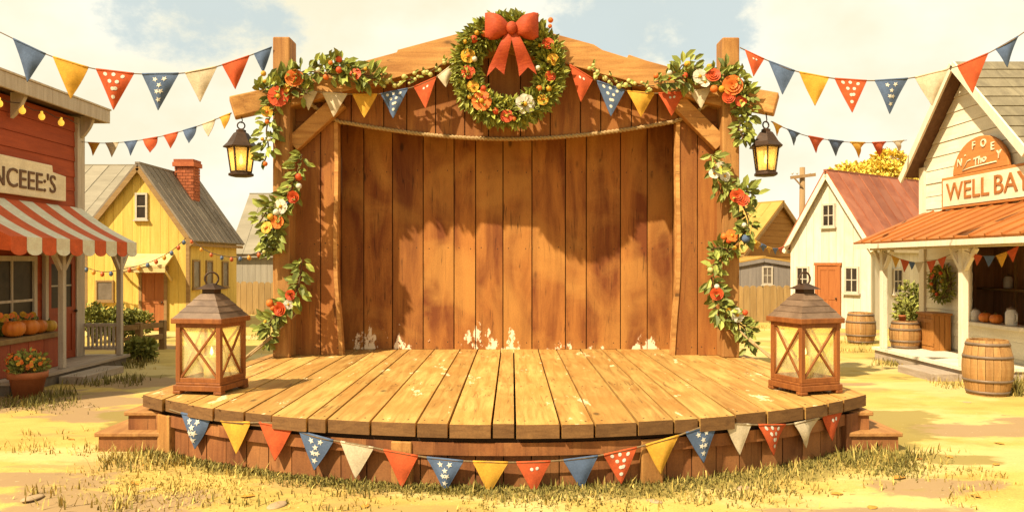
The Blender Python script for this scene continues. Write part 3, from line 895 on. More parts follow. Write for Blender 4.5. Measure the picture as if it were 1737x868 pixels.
def ctrl(pts): return [P(u, v, d) for (u, v, d) in pts]
B_UP = 'bunting strung high across the street'
bunting('long high bunting sagging from the left stage post over the red shop, seven large flags',
        ctrl([(-160, -10, 11.4), (-60, 28, 11.5), (0, 55, 11.5), (80, 93, 11.6), (160, 117, 11.7), (245, 126, 11.8), (330, 122, 11.9), (400, 103, 12.0), (461, 80, 12.05)]),
        [(50, 55, 62, 'blue', ''), (120, 60, 62, 'yellow', ''), (195, 64, 65, 'red', 'dot'), (272, 62, 62, 'blue', 'star'), (341, 54, 54, 'cream', ''), (400, 46, 48, 'red', ''), (446, 30, 38, 'blue', '')], B_UP)
bunting('long high bunting sagging from the right stage post over the cream store, eight large flags',
        ctrl([(1255, 81, 12.05), (1300, 102, 12.0), (1350, 121, 11.9), (1420, 134, 11.8), (1490, 137, 11.7), (1560, 130, 11.6), (1640, 107, 11.5), (1700, 78, 11.4), (1740, 53, 11.4), (1800, 8, 11.3), (1890, -60, 11.2)]),
        [(1280, 32, 38, 'red', 'few'), (1326, 44, 48, 'blue', ''), (1381, 50, 52, 'yellow', ''), (1443, 54, 56, 'red', 'dot'), (1512, 56, 58, 'blue', 'star'), (1580, 56, 55, 'cream', ''), (1650, 52, 56, 'red', ''), (1708, 38, 42, 'blue', '')], B_UP)
bunting('small bunting dipping from the red shop corner to the left cross arm, eight flags',
        ctrl([(139, 241, 15.5), (180, 243, 15.1), (230, 239, 14.6), (280, 230, 14.0), (330, 216, 13.4), (370, 201, 12.8), (393, 192, 12.3)]),
        [(159, 20, 22, 'yellow', ''), (190, 22, 24, 'cream', ''), (222, 22, 24, 'blue', ''), (255, 24, 24, 'red', ''), (290, 24, 24, 'red', ''), (322, 22, 24, 'blue', ''), (354, 22, 24, 'cream', ''), (382, 18, 22, 'yellow', '')], B_UP, r=.007)
bunting('small bunting from the right cross arm to the cream store eave, seven flags',
        ctrl([(1308, 206, 12.3), (1335, 219, 12.8), (1370, 231, 13.4), (1410, 238, 14.2), (1450, 242, 15), (1490, 242, 15.8), (1538, 238, 16.9)]),
        [(1318, 16, 20, 'yellow', ''), (1346, 20, 24, 'blue', ''), (1384, 24, 26, 'red', ''), (1418, 24, 26, 'blue', ''), (1455, 24, 26, 'yellow', ''), (1491, 22, 24, 'red', ''), (1524, 18, 20, 'cream', '')], B_UP, r=.007)
bunting('bunting on the stage gable from the left post up to the big wreath', ctrl([(504, 150, 12.02), (545, 157, 12.06), (590, 160, 12.08), (640, 160, 12.08), (690, 151, 12.08), (735, 134, 12.06), (775, 104, 12.04)]),
        [(524, 28, 34, 'cream', ''), (568, 42, 40, 'cream', ''), (619, 42, 40, 'yellow', ''), (669, 46, 46, 'blue', 'dot'), (721, 38, 46, 'red', 'few'), (757, 30, 30, 'cream', '')], 'bunting across the stage gable')
bunting('bunting on the stage gable from the big wreath down to the right post', ctrl([(962, 107, 12.04), (1000, 131, 12.06), (1040, 149, 12.08), (1090, 158, 12.08), (1130, 158, 12.08), (1170, 155, 12.06), (1214, 148, 12.02)]),
        [(986, 40, 52, 'red', 'few'), (1036, 48, 52, 'blue', 'dot'), (1087, 46, 42, 'yellow', ''), (1139, 44, 40, 'red', 'few'), (1188, 36, 32, 'cream', '')], 'bunting across the stage gable')
# round the front of the deck
def onarc(u, v):
    x = 0
    for _ in range(20):
        d = arc(x - SX, AI) - .10
        x = X(u, d)
    return P(u, v, d)
front = [(288, 694), (330, 706), (400, 716), (468, 718), (537, 741), (606, 753), (680, 768), (755, 779), (832, 783), (905, 783), (985, 777), (1052, 765), (1100, 753), (1140, 742), (1190, 724), (1230, 717), (1280, 720), (1330, 720), (1380, 711), (1432, 694)]
front_s = [(u, v + (0 if v < 700 else 0)) for u, v in front]
bunting('bunting looped along the front of the stage below the deck edge, seventeen flags', [onarc(u, v) for u, v in front_s],
        [(332, 48, 56, 'blue', 'star'), (400, 50, 54, 'yellow', ''), (468, 56, 60, 'red', ''), (537, 58, 58, 'blue', 'star'), (606, 56, 58, 'cream', ''), (680, 58, 58, 'red', ''),
         (755, 62, 55, 'blue', 'star'), (832, 60, 54, 'yellow', ''), (905, 58, 54, 'red', 'few'), (985, 58, 54, 'blue', ''), (1052, 56, 56, 'red', 'dot'), (1123, 56, 56, 'yellow', ''),
         (1190, 54, 58, 'blue', 'star'), (1252, 44, 52, 'cream', ''), (1309, 46, 52, 'red', 'dot'), (1368, 42, 46, 'cream', ''), (1412, 34, 46, 'red', 'few')])

# ------------------------------------------------------------------ flowers, garlands, wreaths
def flower(parent, p, n, r, kind, mat, name=None):
    a, b, n = frame(n)
    rr = random.Random(int(abs(p[0]) * 1000 + abs(p[2]) * 777))
    mb = MB(); p = V3(p)
    if kind == 'berry':
        mb.ball(p, r, 10, 7)
        return mb.build('berry', mat, parent)
    if kind == 'rose':
        for ringn, (rad, cnt, ht) in enumerate(((1, 7, .1), (.72, 6, .3), (.45, 5, .5), (.2, 3, .65))):
            for i in range(cnt):
                q = 2 * math.pi * (i + ringn * .4) / cnt
                d = a * math.cos(q) + b * math.sin(q); tan = n.cross(d)
                c = p + n * r * ht * .6
                w_ = rad * r * .62
                mb.add([c, c + d * r * rad * .55 + tan * w_ + n * r * .10, c + d * r * rad * .95 + tan * w_ * .7 + n * r * .28, c + d * r * rad * 1.03 + n * r * .2,
                        c + d * r * rad * .95 - tan * w_ * .7 + n * r * .28, c + d * r * rad * .55 - tan * w_ + n * r * .10],
                       [(0, 1, 2, 3), (0, 3, 4, 5)], 0, True)
    else:
        cnt = {'five': 5, 'daisy': 7, 'pom': 9}[kind]
        for layer in range(2 if kind == 'pom' else 1):
            for i in range(cnt):
                q = 2 * math.pi * (i + .5 * layer) / cnt + rr.uniform(-.1, .1)
                d = a * math.cos(q) + b * math.sin(q); tan = n.cross(d)
                rd = r * (1 - .35 * layer); w_ = rd * (1.25 if kind == 'five' else .85 if kind == 'daisy' else .6) / 2
                c = p + n * r * (.08 + .2 * layer)
                mb.add([c, c + d * rd * .45 + tan * w_ * .85 + n * r * .12, c + d * rd * .85 + tan * w_ * .8 + n * r * .1, c + d * rd + n * r * .02,
                        c + d * rd * .85 - tan * w_ * .8 + n * r * .1, c + d * rd * .45 - tan * w_ * .85 + n * r * .12, c + d * rd * .5 + n * r * .02],
                       [(0, 6, 2, 1), (6, 3, 2), (6, 4, 3), (0, 5, 4, 6)], 0, True)
    o = mb.build('flower', mat, parent, recalc=False)
    if kind in ('five', 'daisy', 'pom'):
        mb = MB(); mb.ball(p + n * r * .16, (r * .24, r * .24, r * .24), 8, 6)
        mb.build('flower_centre', M['fyellow'] if mat is not M['fyellow'] else M['forange'], o)
    return o
FK = {'R': ('rose', 'fred', .115), 'O': ('rose', 'forange', .12), 'W': ('five', 'fwhite', .12), 'D': ('daisy', 'fwhite', .14), 'Y': ('five', 'fyellow', .105),
      'r': ('five', 'fred', .12), 'o': ('five', 'forange', .12), 'b': ('berry', 'fred', .06), 'c': ('berry', 'forange', .055), 'y': ('berry', 'fyellow', .05), 'w': ('berry', 'fwhite', .05), 'p': ('berry', 'fpale', .035), 'l': ('berry', 'blue', .06)}
def put_flowers(root, lst, d):
    for (u, v, k, *sz) in lst:
        kind, mt, r = FK[k]
        p = P(u, v, d - .12)
        nn = V3((rnd.uniform(-.3, .3), -1, rnd.uniform(-.15, .4)))
        flower(root, p, nn, .86 * r * (sz[0] if sz else 1), kind, M[mt])
def garland(label, paths, flowers, d, group=None, leafL=(.14, .22), dens=45, spread=.10, mat='leaf', back=True):
    pts0 = [P(*q, d) for q in paths[0]]
    root = thing('garland', label, 'garland', tuple(pts0[0]), 0, group)
    mb = MB(); tw = MB()
    r = random.Random(int(pts0[0].x * 100) + len(flowers))
    for path in paths:
        cv = smooth([P(u, v, d + r.uniform(-.02, .02)) for u, v in path], 8)
        tw.tube(cv, .012, 5)
        L = sum((b - a).length for a, b in zip(cv[:-1], cv[1:]))
        for i in range(int(L * dens)):
            f = i / max(1, int(L * dens) - 1) * (len(cv) - 1.001); k = int(f)
            p = cv[k].lerp(cv[k + 1], f - k); t = (cv[k + 1] - cv[k]).normalized()
            end = min(1, min(f, len(cv) - 1 - f) / (len(cv) * .18) + .45)
            sp = spread * end
            side = V3((r.gauss(0, 1), r.gauss(0, .7) - .35, r.gauss(0, 1))); side -= t * side.dot(t)
            dr = (t * r.uniform(-.1, .9) + side.normalized() * r.uniform(.5, 1.1)).normalized()
            p2 = p + side.normalized() * r.uniform(0, sp)
            ll = r.uniform(*leafL) * (.75 + .25 * end)
            mb.leaf(p2, dr, V3((r.uniform(-.5, .5), -1, r.uniform(-.1, .7))), ll, ll * r.uniform(.42, .55))
    mb.build('foliage', M[mat], root, recalc=False)
    tw.build('twig', M['twig'], root)
    put_flowers(root, flowers, d)
    return root
GG = 'flower garlands on the stage frame'
GD = 12.0
garland('flower garland heaped over the left cross arm and trailing along the rafter',
        [[(452, 150), (480, 138), (515, 122), (560, 126), (600, 130), (640, 134)], [(500, 128), (540, 112), (575, 108), (592, 118)], [(478, 165), (462, 190), (452, 220), (455, 250), (448, 276)], [(470, 150), (500, 150), (520, 160)], [(443, 158), (462, 150), (490, 158)], [(590, 120), (620, 128), (650, 130)]],
        [(472, 164, 'r', 1.6), (500, 134, 'O', 1.35), (575, 101, 'b'), (575, 119, 'b'), (553, 131, 'c'), (603, 127, 'r'), (561, 107, 'c', .8), (453, 190, 'Y'), (447, 125, 'y'), (453, 207, 'c', .8), (450, 278, 'c', .8), (540, 119, 'w'), (449, 138, 'y', .7), (457, 236, 'w', .8), (486, 150, 'Y', .8), (620, 117, 'y', .7), (445, 236, 'y', .7)], GD, GG, dens=60, spread=.12)
garland('flower garland heaped over the right cross arm and trailing along the rafter',
        [[(1110, 140), (1150, 132), (1190, 130), (1220, 128), (1262, 140)], [(1150, 125), (1160, 110), (1190, 122)], [(1240, 150), (1262, 175), (1268, 205), (1258, 238)], [(1262, 180), (1255, 215), (1262, 240)], [(1225, 150), (1250, 160), (1275, 165)], [(1228, 125), (1242, 120), (1262, 150)]],
        [(1242, 146, 'O', 1.5), (1209, 129, 'R', 1.15), (1211, 151, 'c', 1.3), (1236, 165, 'R', 1.0), (1257, 172, 'r', .9), (1187, 130, 'W', 1.15), (1162, 128, 'b', .9), (1136, 124, 'w'), (1224, 151, 'y', 1.2), (1166, 109, 'y', 1.2), (1203, 113, 'y'), (1113, 129, 'c', .9), (1258, 221, 'w', .5), (1135, 132, 'c', .7), (1196, 140, 'W', .8)], GD, GG, dens=60, spread=.12)
garland('upper flower garland spiralling round the left stage post, white and orange blooms in its middle',
        [[(512, 262), (505, 290), (492, 325), (478, 355), (462, 385), (452, 408), (460, 432)], [(470, 345), (455, 355), (440, 378)], [(500, 330), (490, 350)], [(462, 385), (470, 400), (465, 425)]],
        [(507, 300, 'b', 1.1), (507, 316, 'w', 1.1), (498, 334, 'R', .95), (477, 350, 'W', 1.15), (471, 376, 'o', 1.1), (453, 386, 'Y', 1.1), (469, 360, 'w', 1.3), (459, 368, 'y', 1.2), (448, 427, 'p'), (487, 345, 'l', .5)], 11.98, GG, dens=64, spread=.09)
garland('lower flower garland on the left stage post ending beside the guy rope',
        [[(512, 440), (510, 465), (503, 495), (488, 515), (470, 535), (455, 560), (452, 586)], [(470, 535), (455, 548), (440, 560)]],
        [(493, 500, 'R', .8), (475, 523, 'R', 1.1), (458, 514, 'c', 1.3), (489, 516, 'W', .75), (450, 545, 'y', .6), (463, 522, 'c', .9)], 11.98, GG, dens=64, spread=.09)
garland('upper flower garland winding down the right stage post, white blooms above red roses',
        [[(1207, 262), (1215, 290), (1235, 320), (1260, 350), (1270, 380), (1258, 400)], [(1250, 330), (1268, 325), (1282, 335)], [(1215, 310), (1225, 330)]],
        [(1222, 284, 'W', .9), (1211, 295, 'W', .85), (1229, 299, 'W', .9), (1250, 332, 'R', 1.1), (1260, 340, 'R', 1.0), (1262, 382, 'w', 1), (1265, 405, 'l', 1.3)], 11.98, GG, dens=64, spread=.10)
garland('middle flower garland crossing back over the right stage post, orange berries and red flowers',
        [[(1268, 390), (1250, 410), (1232, 430), (1215, 445), (1208, 462)], [(1235, 425), (1222, 420), (1208, 422)]],
        [(1241, 400, 'o', 1.0), (1228, 401, 'c', 1.1), (1246, 420, 'y', .8), (1205, 458, 'p', 1.6), (1236, 408, 'b', .9)], 11.98, GG, dens=64, spread=.09)
garland('lowest flower garland on the right stage post, white flower beside the guy rope',
        [[(1207, 470), (1212, 495), (1225, 520), (1245, 540), (1265, 560), (1270, 590)], [(1215, 525), (1225, 540), (1245, 548)], [(1255, 550), (1275, 560)]],
        [(1216, 498, 'R', 1.0), (1216, 486, 'w', 1), (1250, 534, 'W', 1.15), (1264, 530, 'b', .9), (1236, 527, 'Y', .6)], 11.98, GG, dens=64, spread=.10)
# berry sprays along the purlin
for lab, ps in (('spray of pale yellow berries along the left slope of the gable', [(655, 143), (690, 137), (725, 124), (757, 104)]), ('spray of pale yellow berries along the right slope of the gable', [(1000, 118), (1030, 133), (1070, 145), (1110, 146)])):
    cv = smooth([P(u, v, 12.1) for u, v in ps], 8)
    root = thing('berry_spray', lab, 'berry spray', tuple(cv[0]))
    mb = MB(); mb.tube(cv, .008, 5); mb.build('twig', M['twig'], root)
    lf = MB()
    for i in range(18):
        p = cv[int(i / 18 * len(cv))] + V3((rnd.uniform(-.05, .05), -.03, rnd.uniform(-.08, .08)))
        m_ = MB(); m_.ball(p, rnd.uniform(.025, .045), 8, 6); m_.build('berry', M['fpale'], root)
        lf.leaf(p, V3((rnd.uniform(-1, 1), -.3, rnd.uniform(-.6, .8))), V3((0, -1, .3)), .1, .045)
    lf.build('foliage', M['leaf'], root, recalc=False)

def wreath(name, label, c, A, Nn, rad, tr, nleaf, leafL, flowers, bow=None, mat='leafdark'):
    c, A, Nn = V3(c), V3(A).normalized(), V3(Nn).normalized(); Z = V3((0, 0, 1))
    root = thing(name, label, 'wreath', tuple(c))
    r = random.Random(nleaf)
    mb = MB()
    for i in range(nleaf):
        q = r.uniform(0, 2 * math.pi); d = A * math.cos(q) + Z * math.sin(q); tan = -A * math.sin(q) + Z * math.cos(q)
        ph = r.uniform(-.2 * math.pi, 1.2 * math.pi)       # round the tube, mostly the front half
        out_ = d * math.cos(ph) + Nn * math.sin(ph)
        p = c + d * rad + out_ * tr * r.uniform(.35, .9)
        dr = (out_ * r.uniform(.3, 1) + tan * r.uniform(-.3, 1.0) + d * r.uniform(-.2, .3)).normalized()
        ll = r.uniform(*leafL)
        mb.leaf(p, dr, Nn + V3((r.uniform(-.6, .6), r.uniform(-.6, .6), r.uniform(-.3, .8))), ll, ll * r.uniform(.3, .42))
    mb.build('foliage', M[mat], root, recalc=False)
    mb = MB()
    mb.tube([c + (A * math.cos(q) + Z * math.sin(q)) * rad for q in [2 * math.pi * k / 40 for k in range(41)]], tr * .45, 8)
    mb.build('hoop', M['twig'], root)
    for (s, t, k, sz) in flowers:
        kind, mt, fr = FK[k]; fr *= .86
        flower(root, c + A * s + Z * t + Nn * tr * .95, Nn + V3((r.uniform(-.2, .2), 0, r.uniform(-.1, .3))), fr * sz, kind, M[mt])
    return root
WD = 12.05
wc = P(862, 119, WD)
kpx = WD / F
fl = [(-59, -33, 'Y', 1.1), (-44, -47, 'r', .9), (-41, -36, 'b', .9), (-56, 13, 'w', 1), (-67, 18, 'Y', 1.3), (-67, -9, 'r', 1.1), (-44, -57, 'o', 1.55), (28, -62, 'D', 1.35), (-20, -74, 'b', 1.1), (-2, -82, 'r', 1.0), (58, -55, 'Y', 1.0), (75, 12, 'Y', 1.1), (66, 38, 'R', .95), (70, -16, 'R', .85), (52, -36, 'c', 1), (68, -36, 'y', 1.1), (-57, 46, 'b', 1.2), (-40, 55, 'c', 1), (-72, 42, 'y', .8), (53, 36, 'y', .7), (71, 78, 'c', .9), (70, 68, 'c', .7), (50, -2, 'w', 1), (-52, 57, 'y', 1), (-64, -50, 'y', .9), (10, -86, 'c', .8)]
fl = [(s * kpx, t * kpx, k, z) for s, t, k, z in fl]
wr = wreath('wreath', 'large green flower wreath with a red bow at the peak of the stage gable', wc, (1, 0, 0), (0, -1, 0), .68, .20, 2600, (.10, .17), fl)
# the bow
bc = P(868, 52, WD - .30)
mb = MB()
for s in (-1, 1):
    for lay, (dz, ln) in enumerate(((0, 1),)):
        rows = []
        for i in range(11):
            t = i / 10
            x = s * (.04 + .37 * t)
            hh = (.05 + .16 * math.sin(math.pi * min(1, t * .62 + .02)) ** .9) * (1 if t < .9 else .93)
            bulge = .12 * math.sin(math.pi * t) + .03
            row = []
            for k in range(16):
                q = 2 * math.pi * k / 16
                row.append(bc + V3((x, -bulge * .3 + math.cos(q) * bulge * .75, .02 + .06 * t + math.sin(q) * hh + .015 * math.sin(q * 4 + t * 6))))
            rows.append(row)
        vs = [p for r_ in rows for p in r_]
        mb.add(vs, [(i * 16 + k, i * 16 + (k + 1) % 16, (i + 1) * 16 + (k + 1) % 16, (i + 1) * 16 + k) for i in range(10) for k in range(16)], 0, True)
        o_ = len(mb.v) - 16
        mb.f.append([o_ + k for k in range(16)]); mb.m.append(1); mb.sm.append(False)
bow = mb.build('bow', [M['ribbon'], material('ribbon_fold', (.30, .04, .012), (.4, .06, .02), 3)], wr)
mb = MB(); mb.ball(bc + V3((0, -.07, .02)), (.085, .07, .1), 12, 8); mb.build('bow_knot', M['ribbon'], bow)
for s in (-1, 1):
    mb = MB(); rows = []
    for i in range(9):
        t = i / 8
        cx = s * (.03 + .22 * t); cz = -.04 - .58 * t; wd = .06 + .075 * t; yy = -.02 - .05 * math.sin(t * 5)
        zt = .06 if i == 8 else 0
        rows.append([bc + V3((cx - wd, yy, cz - (.08 if i == 8 else 0))), bc + V3((cx, yy - .02, cz + zt)), bc + V3((cx + wd, yy, cz - (.05 if i == 8 else 0)))])
    vs = [p for r_ in rows for p in r_] + [p + V3((0, .006, 0)) for r_ in rows for p in r_]
    fs = []
    for b_ in (0, 27):
        fs += [(b_ + i * 3 + k, b_ + i * 3 + k + 1, b_ + (i + 1) * 3 + k + 1, b_ + (i + 1) * 3 + k) for i in range(8) for k in range(2)]
    mb.add(vs, fs, 0, True); mb.build('bow_tail', M['ribbon'], bow, recalc=False)

# ------------------------------------------------------------------ lanterns
def floor_lantern(label, loc, rz, scale):
    root = thing('floor_lantern', label, 'lantern', loc, rz, 'big wooden lanterns on the deck')
    S = .30 * scale; hB, hE = .10, .80
    mb = MB()
    mb.bx(-S * 1.0, S * 1.0, -S * 1.0, S * 1.0, .035, hB)
    mb.bx(-S * .93, S * .93, -S * .93, S * .93, hB, hB + .03)
    for sx in (-1, 1):
        for sy in (-1, 1): mb.box((sx * S * .85, sy * S * .85, .0175), (S * .32, S * .32, .035))
    mb.build('base', M['lantern'], root, bevel=.008, local=True)
    mb = MB(); q = S * .84; t = .055 * scale
    for sx in (-1, 1):
        for sy in (-1, 1): mb.bx(sx * q - t / 2, sx * q + t / 2, sy * q - t / 2, sy * q + t / 2, hB + .03, hE)
    for k in range(4):
        Rm = Matrix.Rotation(k * math.pi / 2, 3, 'Z')
        for z in (hB + .055, hE - .025): mb.box(Rm @ V3((0, -q, z)), (2 * q - t, t * .9, .05), Rm)
        z0, z1, x1 = hB + .08, hE - .05, q - t / 2
        for s in (-1, 1):
            d_ = .005 * s
            mb.beam(Rm @ V3((-x1 * s, -q - d_, z0)), Rm @ V3((x1 * s, -q - d_, z1)), .022, .026, up=Rm @ V3((0, -1, 0)).cross(V3((2 * x1 * s, 0, z1 - z0))))
    mb.build('frame', M['lantern'], root, bevel=.005, local=True)
    for k in range(4):
        Rm = Matrix.Rotation(k * math.pi / 2, 3, 'Z')
        mb = MB(); mb.box(Rm @ V3((0, -q + .014, (hB + hE) / 2 + .015)), (2 * q - t, .006, hE - hB - .1), Rm)
        mb.build('glass_pane', M['paleglass'], root, local=True)
    mb = MB(); mb.bx(-S * 1.06, S * 1.06, -S * 1.06, S * 1.06, hE, hE + .06)
    mb.build('eave', M['lantern'], root, bevel=.008, local=True)
    mb = MB()
    for k in range(4):                    # the hipped roof in lapped plates
        Rm = Matrix.Rotation(k * math.pi / 2, 3, 'Z')
        nL = 4
        for i in range(nL):
            a0 = S * .98 * (1 - i / nL) + .085 * i / nL; a1 = S * .98 * (1 - (i + 1) / nL) + .085 * (i + 1) / nL
            z0 = hE + .06 + .27 * i / nL; z1 = hE + .06 + .27 * (i + 1) / nL
            o_ = .012
            mb.prism([Rm @ V3((-a0 - o_, -a0 - o_, z0)), Rm @ V3((a0 + o_, -a0 - o_, z0)), Rm @ V3((a1, -a1, z1 + .004)), Rm @ V3((-a1, -a1, z1 + .004))], Rm @ V3((0, .02, -.012)))
    mb.build('roof', M['lroof'], root, local=True)
    mb = MB(); zz = hE + .33
    mb.bx(-.075, .075, -.075, .075, zz - .01, zz + .055)
    ch = .13
    mb.add([(-ch, -ch, zz + .055), (ch, -ch, zz + .055), (ch, ch, zz + .055), (-ch, ch, zz + .055), (-.03, -.03, zz + .12), (.03, -.03, zz + .12), (.03, .03, zz + .12), (-.03, .03, zz + .12)],
           [(0, 1, 5, 4), (1, 2, 6, 5), (2, 3, 7, 6), (3, 0, 4, 7), (4, 5, 6, 7), (0, 3, 2, 1)])
    mb.build('cap', M['iron'], root, local=True)
    mb = MB(); Rm = Matrix.Rotation(-rz + .3, 3, 'Z')
    mb.tube([Rm @ V3((.075 * math.cos(a), 0, zz + .175 + .075 * math.sin(a))) for a in [2 * math.pi * k / 24 for k in range(25)]], .011, 7)
    mb.build('ring', M['iron'], root, local=True)
    mb = MB(); mb.lathe((0, 0, hB + .03), [(.085, 0), (.088, .1), (.085, .26), (.075, .275), (.02, .268)], 18)
    cd = mb.build('candle', M['wax'], root, local=True)
    mb = MB(); mb.lathe((0, 0, hB + .31), [(.004, 0), (.02, .025), (.016, .055), (.003, .10)], 10)
    mb.build('flame', M['flame'], cd, local=True)
    li = bpy.data.lights.new('candle_light', 'POINT'); li.energy = 1.6; li.color = (1, .7, .3); li.shadow_soft_size = .05
    lo = bpy.data.objects.new('candle_light', li); C.objects.link(lo); lo.parent = root; lo.location = (0, 0, hB + .5)
    return root
floor_lantern('tall wooden lantern with cross-braced glass at the left corner of the deck', (X(359, 8.98), 8.98, DK + .005), R(-10.5), 1.0)
floor_lantern('tall wooden lantern with cross-braced glass at the right corner of the deck', (X(1365, 8.98), 8.98, DK + .005), R(19.3), .97)

def hanging_lantern(label, loc, topz):
    root = thing('hanging_lantern', label, 'lantern', loc, R(20), 'iron lanterns hung from the cross arms')
    mb = MB(); mb.lathe((0, 0, 0), [(.15, 0), (.19, .015), (.19, .05), (.15, .065)], 6); mb.build('base', M['iron'], root, local=True, bevel=.005)
    mb = MB()
    for k in range(6):
        q = 2 * math.pi * k / 6
        d = V3((math.cos(q), math.sin(q), 0))
        mb.beam(d * .15 + V3((0, 0, .06)), d * .205 + V3((0, 0, .46)), .022, .022, up=d)
    for rr_, z in ((.152, .075), (.205, .45)):
        mb.tube([V3((rr_ * math.cos(2 * math.pi * k / 6), rr_ * math.sin(2 * math.pi * k / 6), z)) for k in range(7)], .012, 6, smooth=False)
    mb.build('frame', M['iron'], root, local=True)
    mb = MB()
    for k in range(6):
        a, b = [V3((math.cos(2 * math.pi * (k + e) / 6), math.sin(2 * math.pi * (k + e) / 6), 0)) for e in (0, 1)]
        mb.add([a * .147 + V3((0, 0, .065)), b * .147 + V3((0, 0, .065)), b * .198 + V3((0, 0, .45)), a * .198 + V3((0, 0, .45))], [(0, 1, 2, 3)])
    mb.build('glass_pane', M['amberglass'], root, local=True)
    mb = MB(); mb.lathe((0, 0, 0), [(.265, .45), (.27, .465), (.205, .53), (.15, .62), (.11, .68), (.075, .70), (.075, .73), (.03, .75)], 6, smooth=False)
    mb.build('roof', M['iron'], root, local=True)
    mb = MB(); mb.tube([V3((.055 * math.cos(a), 0, .80 + .055 * math.sin(a))) for a in [2 * math.pi * k / 20 for k in range(21)]], .012, 6); mb.build('ring', M['iron'], root, local=True)
    mb = MB(); z1 = topz - loc[2]
    mb.tube([V3((0, 0, .84)), V3((.02, 0, .88)), V3((0, 0, z1 + .02))], .009, 6); mb.build('hook', M['iron'], root, local=True)
    mb = MB(); mb.lathe((0, 0, .065), [(.06, 0), (.06, .12), (.02, .12)], 12)
    cd = mb.build('candle', M['wax'], root, local=True)
    mb = MB(); mb.lathe((0, 0, .19), [(.004, 0), (.032, .04), (.026, .09), (.004, .16)], 10); mb.build('flame', M['flame'], cd, local=True)
    li = bpy.data.lights.new('lantern_light', 'POINT'); li.energy = 3; li.color = (1, .68, .25); li.shadow_soft_size = .06
    lo = bpy.data.objects.new('lantern_light', li); C.objects.link(lo); lo.parent = root; lo.location = (0, 0, .27)
    return root
hanging_lantern('lit iron lantern hanging from the left cross arm', (X(409, 12.0), 12.0, H(300, 12.0)), AR[0][0].z - .12)
hanging_lantern('lit iron lantern hanging from the right cross arm', (X(1299, 12.0), 12.0, H(299, 12.0)), AR[1][0].z - .12)

# ------------------------------------------------------------------ plants, pumpkins, pots, barrels
def bush(name, label, cat, loc, rad, nleaf, leafL, mat, group=None, seed=1, clumps=12, stems=True):
    root = thing(name, label, cat, loc, 0, group)
    r = random.Random(seed); mb = MB()
    cs = []
    for i in range(clumps):
        d = V3((r.gauss(0, 1), r.gauss(0, 1), abs(r.gauss(.3, .8)))).normalized() * r.uniform(.35, .75)
        cs.append((V3((d.x * rad[0], d.y * rad[1], rad[2] * .42 + d.z * rad[2] * .62)), r.uniform(.32, .5)))
    for i in range(nleaf):
        c, k = cs[r.randrange(clumps)]
        d = V3((r.gauss(0, 1), r.gauss(0, 1), r.gauss(.2, 1))).normalized()
        p = c + V3((d.x * rad[0], d.y * rad[1], d.z * rad[2] * .8)) * k * r.uniform(.6, 1.0)
        if p.z < .01: p.z = r.uniform(.01, .1) * rad[2]
        ll = r.uniform(*leafL)
        mb.leaf(p, d + V3((r.uniform(-.7, .7), r.uniform(-.7, .7), r.uniform(-.2, .7))), d + V3((0, 0, .5)), ll, ll * .55)
    mb.build('foliage', M[mat], root, recalc=False, local=True)
    if stems:
        st = MB()
        for c, k in cs[:7]: st.tube([V3((c.x * .15, c.y * .15, 0)), c * .5 + V3((0, 0, .02)), c], [.02, .014, .006], 5)
        st.build('stem', M['twig'], root, local=True)
    return root
def tree(name, label, loc, h_, rad, nleaf, leafL, mat, seed):
    root = thing(name, label, 'tree', loc)
    r = random.Random(seed)
    mb = MB()
    mb.tube([V3((0, 0, -.1)), V3((.05, 0, h_ * .3)), V3((-.05, .05, h_ * .6)), V3((0, 0, h_ * .85))], [.28, .2, .13, .04], 10)
    cs = []
    for i in range(24):
        d = V3((r.gauss(0, 1), r.gauss(0, 1), r.gauss(.1, .8))).normalized() * r.uniform(.4, .85)
        c = V3((d.x * rad[0], d.y * rad[1], h_ - rad[2] + d.z * rad[2]))
        cs.append((c, r.uniform(.2, .36)))
        mb.tube([V3((0, 0, h_ * r.uniform(.35, .6))), c * .5 + V3((0, 0, h_ * .3)), c], [.07, .045, .015], 6)
    mb.build('trunk', M['bark'], root, local=True)
    mb = MB()
    for i in range(nleaf):
        c, k = cs[r.randrange(24)]
        d = V3((r.gauss(0, 1), r.gauss(0, 1), r.gauss(.2, 1))).normalized()
        p = c + V3((d.x * rad[0], d.y * rad[1], d.z * rad[2])) * k * r.uniform(.5, 1.0)
        ll = r.uniform(*leafL)
        mb.leaf(p, d + V3((r.uniform(-.8, .8), r.uniform(-.8, .8), r.uniform(-.4, .6))), d + V3((0, 0, .5)), ll, ll * .6)
    mb.build('crown', M[mat], root, recalc=False, local=True)
    return root
def pumpkin(label, loc, r, mat='pumpkin', group='pumpkins on the red counter', hk=.82, nrib=9):
    root = thing('pumpkin', label, 'pumpkin', loc, rnd.uniform(0, 3), group)
    mb = MB(); prof = []
    for i in range(13):
        t = math.pi * i / 12
        prof.append((max(.002, r * math.sin(t) ** .8 + .0), r * hk * (1 - math.cos(t)) - (r * .10 * math.exp(-((i - 12) / 1.4) ** 2)) + r * .06 * math.exp(-(i / 1.3) ** 2)))
    mb.lathe((0, 0, 0), prof, 54, sq=lambda q: 1 - .085 * (1 - abs(math.sin(q * nrib / 2))) ** 1.6)
    mb.build('body', M[mat], root, local=True)
    mb = MB(); z = r * hk * 2 - r * .14
    mb.tube([V3((0, 0, z)), V3((.01, 0, z + r * .2)), V3((r * .12, 0, z + r * .38))], [r * .14, r * .09, r * .07], 7); mb.build('stalk', M['stalk'], root, local=True)
    return root
